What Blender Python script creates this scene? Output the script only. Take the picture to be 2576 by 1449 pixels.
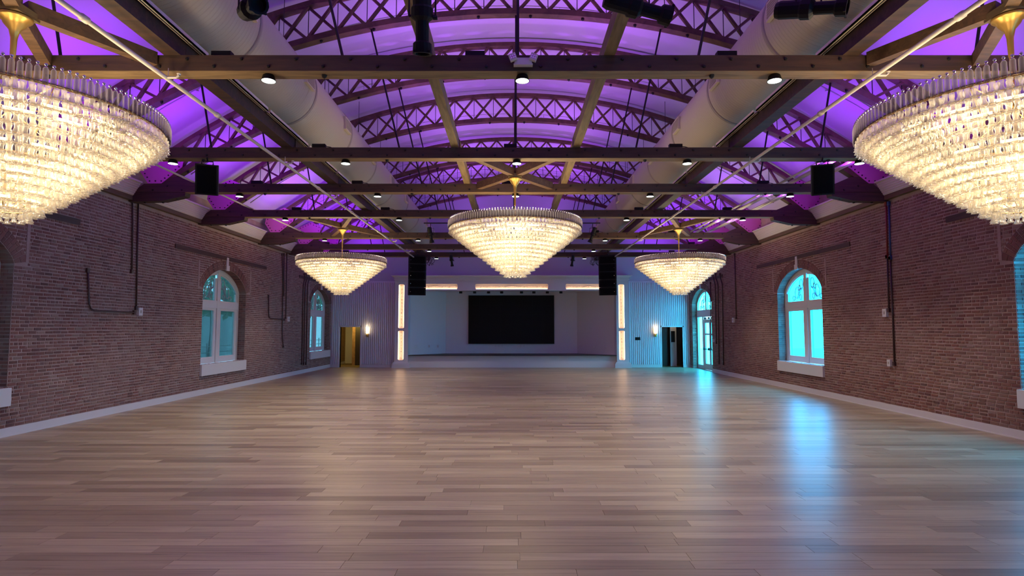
import bpy, math, random
from math import pi, sin, cos, sqrt, radians, atan2, hypot
from mathutils import Vector, Matrix
random.seed(7)
R = random.random
def U(a, b): return a + (b - a) * R()

for o in list(bpy.data.objects): bpy.data.objects.remove(o)
SC = bpy.context.scene
COL = SC.collection
# ---------------------------------------------------------------- camera, world, exposure
F = 1450.0; CAMZ = 2.05
cd = bpy.data.cameras.new('camera'); cam = bpy.data.objects.new('camera', cd); COL.objects.link(cam)
cd.sensor_fit = 'HORIZONTAL'; cd.sensor_width = 36.0; cd.lens = 36.0 * F / 2576.0
cd.clip_end = 300
PITCH = math.atan((826 - 724.5) / F)
cam.location = (0, 0, CAMZ); cam.rotation_euler = (pi / 2 + PITCH, 0, 0)
SC.camera = cam
vs = SC.view_settings
vs.view_transform = 'Standard'; vs.look = 'None'; vs.gamma = 1.0; vs.use_curve_mapping = False
vs.exposure = 0.33
w = bpy.data.worlds.new('world'); SC.world = w; w.use_nodes = True
bg = w.node_tree.nodes['Background']
bg.inputs[0].default_value = (0.15, 0.64, 1.0, 1); bg.inputs[1].default_value = 22.0
cy = SC.cycles
cy.max_bounces = 7; cy.diffuse_bounces = 4; cy.glossy_bounces = 3; cy.transmission_bounces = 4
cy.transparent_max_bounces = 24; cy.sample_clamp_indirect = 4.0; cy.sample_clamp_direct = 0
cy.caustics_reflective = False; cy.caustics_refractive = False
cy.use_denoising = True
UP_PURPLE = (0.30, 0.015, 1.0)
UP_CENTRE = (0.42, 0.09, 1.0)
E_UP_SIDE, E_UP_MID = 50.0, 47.0
E_CHAND, E_DOWN = 22.0, 260.0

XL, XR, YF, YB = -9.6, 9.42, 30.6, -4.0
ZT = 5.25          # top of the brick
BEAMS = [-2.6, 1.1, 4.5, 7.4, 11.3, 14.2, 17.4, 21.55, 24.55, 27.2]
BZ0, BZ1 = 5.45, 5.66
XC = 0.08

# ---------------------------------------------------------------- materials
def nmat(name):
    m = bpy.data.materials.new(name); m.use_nodes = True
    nt = m.node_tree; b = nt.nodes['Principled BSDF']
    return m, nt, b
def lk(nt, a, b): nt.links.new(a, b)
def simple(name, col, rough=0.6, metal=0.0, noise=0.0, nscale=6.0, bump=0.0, bscale=40, spec=0.5):
    m, nt, b = nmat(name)
    b.inputs['Roughness'].default_value = rough; b.inputs['Metallic'].default_value = metal
    b.inputs['Specular IOR Level'].default_value = spec
    b.inputs['Base Color'].default_value = (*col, 1)
    if noise > 0:
        g = nt.nodes.new('ShaderNodeNewGeometry')
        n = nt.nodes.new('ShaderNodeTexNoise'); n.inputs['Scale'].default_value = nscale; n.inputs['Detail'].default_value = 4
        lk(nt, g.outputs['Position'], n.inputs['Vector'])
        r = nt.nodes.new('ShaderNodeMix'); r.data_type = 'RGBA'
        r.inputs[6].default_value = (*[c * (1 - noise) for c in col], 1); r.inputs[7].default_value = (*[min(1, c * (1 + noise)) for c in col], 1)
        lk(nt, n.outputs['Fac'], r.inputs[0]); lk(nt, r.outputs[2], b.inputs['Base Color'])
    if bump > 0:
        n2 = nt.nodes.new('ShaderNodeTexNoise'); n2.inputs['Scale'].default_value = bscale
        g2 = nt.nodes.new('ShaderNodeNewGeometry'); lk(nt, g2.outputs['Position'], n2.inputs['Vector'])
        bp = nt.nodes.new('ShaderNodeBump'); bp.inputs['Strength'].default_value = bump; bp.inputs['Distance'].default_value = 0.01
        lk(nt, n2.outputs['Fac'], bp.inputs['Height']); lk(nt, bp.outputs[0], b.inputs['Normal'])
    return m
def emit(name, col, s, sampling=None):
    m = bpy.data.materials.new(name); m.use_nodes = True; nt = m.node_tree
    nt.nodes.remove(nt.nodes['Principled BSDF'])
    e = nt.nodes.new('ShaderNodeEmission'); e.inputs[0].default_value = (*col, 1); e.inputs[1].default_value = s
    lk(nt, e.outputs[0], nt.nodes['Material Output'].inputs[0])
    if sampling: m.cycles.emission_sampling = sampling
    return m
def ramp(nt, stops):
    r = nt.nodes.new('ShaderNodeValToRGB'); cr = r.color_ramp
    while len(cr.elements) < len(stops): cr.elements.new(0.5)
    for e, (p, c) in zip(cr.elements, stops): e.position = p; e.color = (*c, 1)
    return r
def tone_node(nt, piece):
    if piece:
        n = nt.nodes.new('ShaderNodeObjectInfo'); return n.outputs['Random']
    n = nt.nodes.new('ShaderNodeAttribute'); n.attribute_name = 'tone'; return n.outputs['Fac']
def math_(nt, op, a, b=None, c=None):
    n = nt.nodes.new('ShaderNodeMath'); n.operation = op
    for i, v in enumerate((a, b, c)):
        if v is None: continue
        if isinstance(v, (int, float)): n.inputs[i].default_value = v
        else: lk(nt, v, n.inputs[i])
    return n.outputs[0]
def brick_mat(piece):
    m, nt, b = nmat('brick_piece' if piece else 'brick')
    t = tone_node(nt, piece)
    r = ramp(nt, [(0, (0.10, 0.042, 0.036)), (0.3, (0.170, 0.064, 0.050)), (0.55, (0.205, 0.080, 0.060)), (0.8, (0.215, 0.10, 0.070)), (0.94, (0.20, 0.12, 0.095)), (1, (0.29, 0.19, 0.155))])
    lk(nt, t, r.inputs[0])
    g = nt.nodes.new('ShaderNodeNewGeometry')
    n = nt.nodes.new('ShaderNodeTexNoise'); n.inputs['Scale'].default_value = 1.1; n.inputs['Detail'].default_value = 6; n.inputs['Roughness'].default_value = 0.65
    lk(nt, g.outputs['Position'], n.inputs['Vector'])
    rr = ramp(nt, [(0.42, (0, 0, 0)), (0.66, (1, 1, 1))]); lk(nt, n.outputs['Fac'], rr.inputs[0])
    mx = nt.nodes.new('ShaderNodeMix'); mx.data_type = 'RGBA'; mx.inputs[7].default_value = (0.235, 0.135, 0.108, 1)
    f = math_(nt, 'MULTIPLY', rr.outputs[0], 0.75)
    lk(nt, f, mx.inputs[0]); lk(nt, r.outputs[0], mx.inputs[6])
    n3 = nt.nodes.new('ShaderNodeTexNoise'); n3.inputs['Scale'].default_value = 5; n3.inputs['Detail'].default_value = 8; n3.inputs['Roughness'].default_value = 0.7
    lk(nt, g.outputs['Position'], n3.inputs['Vector'])
    r3 = ramp(nt, [(0.60, (0, 0, 0)), (0.70, (1, 1, 1))]); lk(nt, n3.outputs['Fac'], r3.inputs[0])
    m2 = nt.nodes.new('ShaderNodeMix'); m2.data_type = 'RGBA'; m2.inputs[7].default_value = (0.45, 0.36, 0.32, 1)
    lk(nt, math_(nt, 'MULTIPLY', r3.outputs[0], 0.6), m2.inputs[0]); lk(nt, mx.outputs[2], m2.inputs[6])
    lk(nt, m2.outputs[2], b.inputs['Base Color'])
    b.inputs['Roughness'].default_value = 0.85
    n2 = nt.nodes.new('ShaderNodeTexNoise'); n2.inputs['Scale'].default_value = 60
    lk(nt, g.outputs['Position'], n2.inputs['Vector'])
    bp = nt.nodes.new('ShaderNodeBump'); bp.inputs['Strength'].default_value = 0.5; bp.inputs['Distance'].default_value = 0.006
    lk(nt, n2.outputs['Fac'], bp.inputs['Height']); lk(nt, bp.outputs[0], b.inputs['Normal'])
    return m
def plank_mat(piece):
    m, nt, b = nmat('plank_piece' if piece else 'plank')
    t = tone_node(nt, piece)
    r = ramp(nt, [(0, (0.20, 0.142, 0.085)), (0.2, (0.265, 0.196, 0.120)), (0.65, (0.325, 0.247, 0.155)), (1, (0.385, 0.30, 0.190))])
    lk(nt, t, r.inputs[0])
    g = nt.nodes.new('ShaderNodeNewGeometry')
    mp = nt.nodes.new('ShaderNodeMapping'); mp.inputs['Scale'].default_value = (1.1, 34, 1)
    cb = nt.nodes.new('ShaderNodeCombineXYZ'); lk(nt, math_(nt, 'MULTIPLY', t, 37.0), cb.inputs[0]); lk(nt, math_(nt, 'MULTIPLY', t, 11.0), cb.inputs[2])
    ad = nt.nodes.new('ShaderNodeVectorMath'); ad.operation = 'ADD'
    lk(nt, g.outputs['Position'], ad.inputs[0]); lk(nt, cb.outputs[0], ad.inputs[1]); lk(nt, ad.outputs[0], mp.inputs['Vector'])
    n = nt.nodes.new('ShaderNodeTexNoise'); n.inputs['Scale'].default_value = 1.0; n.inputs['Detail'].default_value = 5; n.inputs['Roughness'].default_value = 0.6; n.inputs['Distortion'].default_value = 0.6
    lk(nt, mp.outputs[0], n.inputs['Vector'])
    gr = ramp(nt, [(0.25, (0.42, 0.42, 0.42)), (0.45, (0.86, 0.86, 0.86)), (0.62, (1.04, 1.04, 1.04)), (0.8, (1.2, 1.2, 1.2))]); lk(nt, n.outputs['Fac'], gr.inputs[0])
    mx = nt.nodes.new('ShaderNodeMix'); mx.data_type = 'RGBA'; mx.blend_type = 'MULTIPLY'; mx.inputs[0].default_value = 0.9
    lk(nt, r.outputs[0], mx.inputs[6]); lk(nt, gr.outputs[0], mx.inputs[7]); lk(nt, mx.outputs[2], b.inputs['Base Color'])
    lk(nt, math_(nt, 'MULTIPLY_ADD', n.outputs['Fac'], 0.09, 0.31), b.inputs['Roughness'])
    b.inputs['Specular IOR Level'].default_value = 0.62
    bp = nt.nodes.new('ShaderNodeBump'); bp.inputs['Strength'].default_value = 0.25; bp.inputs['Distance'].default_value = 0.002
    lk(nt, n.outputs['Fac'], bp.inputs['Height']); lk(nt, bp.outputs[0], b.inputs['Normal'])
    return m
def timber(name, dark, light, scale=(1, 1, 1)):
    m, nt, b = nmat(name)
    tc = nt.nodes.new('ShaderNodeTexCoord')
    mp = nt.nodes.new('ShaderNodeMapping'); mp.inputs['Scale'].default_value = scale
    lk(nt, tc.outputs['Object'], mp.inputs['Vector'])
    n = nt.nodes.new('ShaderNodeTexNoise'); n.inputs['Scale'].default_value = 2.2; n.inputs['Detail'].default_value = 7; n.inputs['Roughness'].default_value = 0.62; n.inputs['Distortion'].default_value = 0.8
    lk(nt, mp.outputs[0], n.inputs['Vector'])
    r = ramp(nt, [(0.28, dark), (0.55, tuple((a + b_) / 2 for a, b_ in zip(dark, light))), (0.8, light)]); lk(nt, n.outputs['Fac'], r.inputs[0])
    lk(nt, r.outputs[0], b.inputs['Base Color']); b.inputs['Roughness'].default_value = 0.72
    bp = nt.nodes.new('ShaderNodeBump'); bp.inputs['Strength'].default_value = 0.5; bp.inputs['Distance'].default_value = 0.008
    lk(nt, n.outputs['Fac'], bp.inputs['Height']); lk(nt, bp.outputs[0], b.inputs['Normal'])
    return m
def duct_mat():
    m, nt, b = nmat('duct_skin')
    b.inputs['Base Color'].default_value = (0.50, 0.44, 0.37, 1); b.inputs['Roughness'].default_value = 0.55
    g = nt.nodes.new('ShaderNodeNewGeometry')
    wv = nt.nodes.new('ShaderNodeTexWave'); wv.bands_direction = 'Y'; wv.inputs['Scale'].default_value = 4.2; wv.inputs['Distortion'].default_value = 0.15
    lk(nt, g.outputs['Position'], wv.inputs['Vector'])
    r = ramp(nt, [(0.0, (0, 0, 0)), (0.12, (1, 1, 1))]); lk(nt, wv.outputs['Fac'], r.inputs[0])
    bp = nt.nodes.new('ShaderNodeBump'); bp.inputs['Strength'].default_value = 0.45; bp.inputs['Distance'].default_value = 0.01
    lk(nt, r.outputs[0], bp.inputs['Height']); lk(nt, bp.outputs[0], b.inputs['Normal'])
    return m
def glass_mat(name, tint, frost):
    m = bpy.data.materials.new(name); m.use_nodes = True; nt = m.node_tree; nt.nodes.remove(nt.nodes['Principled BSDF'])
    tr = nt.nodes.new('ShaderNodeBsdfTransparent'); tr.inputs[0].default_value = (*tint, 1)
    tl = nt.nodes.new('ShaderNodeBsdfTranslucent'); tl.inputs[0].default_value = (*tint, 1)
    gl = nt.nodes.new('ShaderNodeBsdfGlossy'); gl.inputs['Roughness'].default_value = 0.05
    m1 = nt.nodes.new('ShaderNodeMixShader'); m1.inputs[0].default_value = frost
    lk(nt, tr.outputs[0], m1.inputs[1]); lk(nt, tl.outputs[0], m1.inputs[2])
    m2 = nt.nodes.new('ShaderNodeMixShader'); m2.inputs[0].default_value = 0.05
    lk(nt, m1.outputs[0], m2.inputs[1]); lk(nt, gl.outputs[0], m2.inputs[2])
    lk(nt, m2.outputs[0], nt.nodes['Material Output'].inputs[0])
    return m
def crystal_mat(name, tcol, body, rough=0.12):
    m = bpy.data.materials.new(name); m.use_nodes = True; nt = m.node_tree; nt.nodes.remove(nt.nodes['Principled BSDF'])
    lw = nt.nodes.new('ShaderNodeLayerWeight'); lw.inputs[0].default_value = 0.45
    tr = nt.nodes.new('ShaderNodeBsdfTransparent'); tr.inputs[0].default_value = (*tcol, 1)
    tl = nt.nodes.new('ShaderNodeBsdfTranslucent'); tl.inputs[0].default_value = (1, 0.97, 0.9, 1)
    df = nt.nodes.new('ShaderNodeBsdfDiffuse'); df.inputs[0].default_value = (0.95, 0.92, 0.86, 1)
    gl = nt.nodes.new('ShaderNodeBsdfGlossy'); gl.inputs['Roughness'].default_value = rough
    a = nt.nodes.new('ShaderNodeMixShader'); a.inputs[0].default_value = 0.4; lk(nt, tl.outputs[0], a.inputs[1]); lk(nt, df.outputs[0], a.inputs[2])
    c = nt.nodes.new('ShaderNodeMixShader'); c.inputs[0].default_value = 0.35; lk(nt, a.outputs[0], c.inputs[1]); lk(nt, gl.outputs[0], c.inputs[2])
    f = math_(nt, 'MULTIPLY_ADD', lw.outputs['Facing'], 0.55, body)
    d = nt.nodes.new('ShaderNodeMixShader'); lk(nt, f, d.inputs[0]); lk(nt, tr.outputs[0], d.inputs[1]); lk(nt, c.outputs[0], d.inputs[2])
    lk(nt, d.outputs[0], nt.nodes['Material Output'].inputs[0])
    return m

M = dict(
    brick=brick_mat(False), brickp=brick_mat(True),
    mortar=simple('mortar', (0.37, 0.25, 0.22), 0.95, noise=0.35, nscale=2.5, bump=0.6),
    plank=plank_mat(False), plankp=plank_mat(True),
    sub=simple('subfloor', (0.17, 0.12, 0.085), 0.8),
    ceiling=simple('ceiling_paint', (0.46, 0.43, 0.49), 0.9, noise=0.05, nscale=0.8),
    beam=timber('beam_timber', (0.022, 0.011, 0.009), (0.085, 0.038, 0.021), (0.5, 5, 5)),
    truss=timber('truss_timber', (0.050, 0.024, 0.016), (0.17, 0.085, 0.05), (1.5, 1.5, 1.5)),
    brace=timber('brace_timber', (0.05, 0.026, 0.015), (0.19, 0.095, 0.045), (1, 5, 5)),
    soffit=timber('lit_soffit_timber', (0.12, 0.07, 0.035), (0.36, 0.23, 0.11), (0.5, 5, 5)),  # paler timber tone, standing in for chandelier light on the beam undersides
    pale=timber('pale_timber', (0.10, 0.062, 0.03), (0.30, 0.20, 0.095), (5, 0.6, 5)),
    plate=timber('wall_plate_timber', (0.06, 0.035, 0.018), (0.16, 0.10, 0.045), (5, 0.4, 5)),
    lintel=timber('lintel_timber', (0.04, 0.02, 0.016), (0.10, 0.05, 0.035), (5, 0.4, 5)),
    white=simple('white_paint', (0.62, 0.58, 0.58), 0.45),
    panelw=simple('painted_panelling', (0.66, 0.64, 0.68), 0.6),
    stagew=simple('stage_wall_paint', (0.68, 0.63, 0.64), 0.8),
    deck=simple('painted_deck', (0.55, 0.49, 0.45), 0.6),
    gusset=simple('steel_gusset', (0.62, 0.12, 0.50), 0.5),
    bolt=simple('black_iron', (0.012, 0.011, 0.014), 0.5, 0.3),
    black=simple('black_plastic', (0.006, 0.006, 0.007), 0.6, spec=0.25),
    grille=simple('speaker_grille', (0.003, 0.003, 0.0035), 0.9, spec=0.1),
    screen=simple('dark_screen', (0.0035, 0.0035, 0.004), 0.5, spec=0.15),
    duct=duct_mat(), seam=simple('duct_seam', (0.36, 0.31, 0.27), 0.6),
    pipe=simple('pale_pipe', (0.62, 0.55, 0.47), 0.5),
    conduit=simple('brown_conduit', (0.05, 0.022, 0.02), 0.5),
    red=simple('red_conduit', (0.20, 0.012, 0.012), 0.5), blue=simple('blue_conduit', (0.015, 0.04, 0.16), 0.5),
    gold=simple('aged_gold', (0.55, 0.33, 0.09), 0.35, 0.8),
    brass=simple('brass_ring', (0.75, 0.52, 0.22), 0.3, 0.9),
    chrome=simple('chrome', (0.8, 0.78, 0.76), 0.12, 1.0),
    bulb=emit('warm_bulb', (1.0, 0.80, 0.46), 6.0, 'NONE'),
    down=emit('downlight_lens', (0.82, 1.0, 0.86), 6.0, 'NONE'),
    led=emit('niche_led', (1.0, 0.66, 0.40), 9.0),
    niche=simple('niche_lining', (0.85, 0.72, 0.62), 0.7),
    sconce=emit('sconce_glass_lit', (1.0, 0.80, 0.48), 5.0),
    glassL=glass_mat('clear_pane', (0.22, 0.20, 0.19), 0.10),
    glassR=glass_mat('film_pane', (0.19, 0.84, 1.0), 0.25),
    glassD=glass_mat('door_pane', (0.40, 0.90, 0.95), 0.10),
    crystal=crystal_mat('crystal', (0.99, 0.97, 0.93), 0.24),
    finial=crystal_mat('smoky_crystal', (0.50, 0.45, 0.54), 0.04),
    leaf=simple('foliage', (0.10, 0.22, 0.06), 0.7, noise=0.5, nscale=3),
    bark=simple('bark', (0.10, 0.07, 0.05), 0.8),
    paving=simple('outside_paving', (0.62, 0.64, 0.64), 0.9, noise=0.2),
    outwall=simple('outside_building', (0.38, 0.44, 0.46), 0.8, noise=0.15),
    rail=simple('grey_railing', (0.25, 0.27, 0.28), 0.5),
    yellow=simple('corridor_brick_light', (0.34, 0.20, 0.10), 0.85, noise=0.5, nscale=9),
    darkdoor=simple('dark_door', (0.03, 0.022, 0.018), 0.5),
    carpet=simple('corridor_carpet', (0.18, 0.13, 0.05), 0.95),
)

# ---------------------------------------------------------------- helpers
class MB:
    def __init__(s): s.v = []; s.f = []; s.tone = None
    def box(s, a, b, rot=None, c=None):
        x0, y0, z0 = a; x1, y1, z1 = b; n = len(s.v)
        P = [(x0, y0, z0), (x1, y0, z0), (x1, y1, z0), (x0, y1, z0), (x0, y0, z1), (x1, y0, z1), (x1, y1, z1), (x0, y1, z1)]
        if rot is not None:
            c = Vector(c) if c is not None else Vector(((x0 + x1) / 2, (y0 + y1) / 2, (z0 + z1) / 2))
            P = [tuple(rot @ (Vector(p) - c) + c) for p in P]
        s.v += P
        s.f += [(n, n + 3, n + 2, n + 1), (n + 4, n + 5, n + 6, n + 7), (n, n + 1, n + 5, n + 4), (n + 1, n + 2, n + 6, n + 5), (n + 2, n + 3, n + 7, n + 6), (n + 3, n, n + 4, n + 7)]
        return s
    def bar(s, p, q, wd, hd, up=(0, 0, 1)):
        p, q = Vector(p), Vector(q); d = (q - p).normalized(); up = Vector(up)
        sd = d.cross(up).normalized() * (wd / 2); u2 = sd.cross(d).normalized() * (hd / 2)
        n = len(s.v)
        for e in (p, q):
            for a, b in ((-1, -1), (1, -1), (1, 1), (-1, 1)): s.v.append(tuple(e + sd * a + u2 * b))
        s.f += [(n, n + 1, n + 2, n + 3), (n + 7, n + 6, n + 5, n + 4)] + [(n + i, n + 4 + i, n + 4 + (i + 1) % 4, n + (i + 1) % 4) for i in range(4)]
        return s
    def tube(s, pts, r, k=8, cap=True):
        pts = [Vector(p) for p in pts]; n0 = len(s.v); ref = None
        rs = r if isinstance(r, (list, tuple)) else [r] * len(pts)
        for i, p in enumerate(pts):
            d = (pts[min(i + 1, len(pts) - 1)] - pts[max(i - 1, 0)]).normalized()
            if ref is None or abs(ref.dot(d)) > 0.95: ref = Vector((0, 0, 1)) if abs(d.z) < 0.9 else Vector((1, 0, 0))
            a = d.cross(ref).normalized(); b = d.cross(a)
            if i and (a.dot(pa) < 0): a, b = -a, -b
            pa = a
            ref = a.cross(d) if False else ref
            for j in range(k):
                t = 2 * pi * j / k; s.v.append(tuple(p + (a * cos(t) + b * sin(t)) * rs[i]))
        for i in range(len(pts) - 1):
            for j in range(k):
                s.f.append((n0 + i * k + j, n0 + i * k + (j + 1) % k, n0 + (i + 1) * k + (j + 1) % k, n0 + (i + 1) * k + j))
        if cap:
            s.f.append(tuple(n0 + j for j in range(k))[::-1]); e = n0 + (len(pts) - 1) * k; s.f.append(tuple(e + j for j in range(k)))
        return s
    def lathe(s, prof, c=(0, 0, 0), k=16, axis='z', a0=0):
        n0 = len(s.v)
        for r, z in prof:
            for j in range(k):
                t = 2 * pi * j / k + a0
                x, y = r * cos(t), r * sin(t)
                P = (x, y, z) if axis == 'z' else ((x, z, y) if axis == 'y' else (z, x, y))
                s.v.append((P[0] + c[0], P[1] + c[1], P[2] + c[2]))
        for i in range(len(prof) - 1):
            for j in range(k): s.f.append((n0 + i * k + j, n0 + i * k + (j + 1) % k, n0 + (i + 1) * k + (j + 1) % k, n0 + (i + 1) * k + j))
        return s
    def cyl(s, c, r, h, k=12, axis='z'):
        return s.lathe([(0.0001, 0), (r, 0), (r, h), (0.0001, h)], c, k, axis)
    def torus(s, c, R_, r, k=64, q=6):
        n0 = len(s.v)
        for i in range(k):
            t = 2 * pi * i / k
            for j in range(q):
                u = 2 * pi * j / q; rr = R_ + r * cos(u); s.v.append((c[0] + rr * cos(t), c[1] + rr * sin(t), c[2] + r * sin(u)))
        for i in range(k):
            for j in range(q): s.f.append((n0 + i * q + j, n0 + i * q + (j + 1) % q, n0 + ((i + 1) % k) * q + (j + 1) % q, n0 + ((i + 1) % k) * q + j))
        return s
    def poly(s, pts, rev=False):
        n = len(s.v); s.v += [tuple(p) for p in pts]; f = tuple(range(n, n + len(pts))); s.f.append(f[::-1] if rev else f); return s
    def prism(s, pts, d):
        """extrude a polygon (3D points) by vector d"""
        n = len(s.v); k = len(pts); d = Vector(d)
        s.v += [tuple(p) for p in pts] + [tuple(Vector(p) + d) for p in pts]
        s.f += [tuple(range(n, n + k))[::-1], tuple(range(n + k, n + 2 * k))] + [(n + i, n + (i + 1) % k, n + k + (i + 1) % k, n + k + i) for i in range(k)]
        return s
    def mesh(s, name, m, smooth=False, tone=None):
        me = bpy.data.meshes.new(name); me.from_pydata(s.v, [], s.f); me.materials.append(m)
        if smooth: me.polygons.foreach_set('use_smooth', [True] * len(me.polygons))
        if tone is not None:
            at = me.attributes.new('tone', 'FLOAT', 'FACE'); at.data.foreach_set('value', tone)
        me.update(); return me
    def build(s, name, m, parent=None, smooth=False, loc=None, tone=None, rot=None, **kw):
        o = bpy.data.objects.new(name, s.mesh(name, m, smooth, tone)); COL.objects.link(o)
        if parent is not None: o.parent = parent
        if loc is not None: o.location = loc
        if rot is not None: o.rotation_euler = rot
        for k_, v_ in kw.items(): o[k_] = v_
        return o
def inst(me, name, parent, loc, rot=None, **kw):
    o = bpy.data.objects.new(name, me); COL.objects.link(o); o.parent = parent; o.location = loc
    if rot: o.rotation_euler = rot
    for k_, v_ in kw.items(): o[k_] = v_
    return o
def thing(name, label, cat, loc=(0, 0, 0), group=None, rot=None):
    o = bpy.data.objects.new(name, None); COL.objects.link(o); o.location = loc; o['label'] = label; o['category'] = cat
    if rot: o.rotation_euler = rot
    if group: o['group'] = group
    return o
def tag(o, label, cat, group=None):
    o['label'] = label; o['category'] = cat
    if group: o['group'] = group
    return o
def struct(name, loc=(0, 0, 0)):
    o = bpy.data.objects.new(name, None); COL.objects.link(o); o.location = loc; o['kind'] = 'structure'; return o
def light(name, kind, loc, e, col, parent=None, rot=(0, 0, 0), **kw):
    l = bpy.data.lights.new(name, kind); l.energy = e; l.color = col
    for k_, v_ in kw.items(): setattr(l, k_, v_)
    o = bpy.data.objects.new(name, l); COL.objects.link(o); o.location = loc; o.rotation_euler = rot
    if parent: o.parent = parent
    return o
def ray(px, py):
    u = (px - 1288) / F; v = -(py - 724.5) / F; c, s_ = cos(PITCH), sin(PITCH)
    return Vector((u, c - s_ * v, s_ + c * v))
def onx(px, py, X): r = ray(px, py); return r * (X / r.x) + Vector((0, 0, CAMZ))
def ony(px, py, Y): r = ray(px, py); return r * (Y / r.y) + Vector((0, 0, CAMZ))
def proj(p):
    y, z = p[1], p[2] - CAMZ; c, s_ = cos(PITCH), sin(PITCH); d = c * y + s_ * z; v = c * z - s_ * y
    return (1288 + F * p[0] / d, 724.5 - F * v / d, d) if d > 0.1 else (-1e5, -1e5, d)

# ---------------------------------------------------------------- openings in the side walls
HW, SPR, RISE = 1.46, 3.30, 0.72
WIN = {'L': [-0.1, 9.6, 19.33, 28.93], 'R': [-0.4, 9.3, 18.97, 28.7]}
def arc_z(t, spr=SPR, rise=RISE): return spr + rise * max(0, 1 - t * t) ** 0.72
def arch_pts(c, hw=HW, spr=SPR, rise=RISE, n=28):
    return [(c + hw * sin(pi * (i / n - 0.5)), arc_z(sin(pi * (i / n - 0.5)), spr, rise)) for i in range(n + 1)]
RING = 0.30
def outer_pts(c, off=RING):
    P = arch_pts(c); out = []
    for i, (y, z) in enumerate(P):
        a = P[max(0, i - 1)]; b = P[min(len(P) - 1, i + 1)]
        dy, dz = b[0] - a[0], b[1] - a[1]; l = hypot(dy, dz); ny, nz = -dz / l, dy / l
        if i == 0: ny, nz = -1, 0
        if i == len(P) - 1: ny, nz = 1, 0
        out.append((y + ny * off, z + nz * off))
    return out
def halfwidth(side, z, isdoor):
    """half-width blocked by an opening at height z, 0 if none"""
    zb = 0.0 if isdoor else 0.92
    if z < zb: return 0
    if z < SPR: return HW
    P = outer_pts(0.0); best = 0
    for (y0, z0), (y1, z1) in zip(P, P[1:]):
        if (z0 - z) * (z1 - z) <= 0 and z0 != z1: best = max(best, abs(y0 + (y1 - y0) * (z - z0) / (z1 - z0)))
    return best
FRD = 0.26         # frame is set this far outside the wall face

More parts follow.
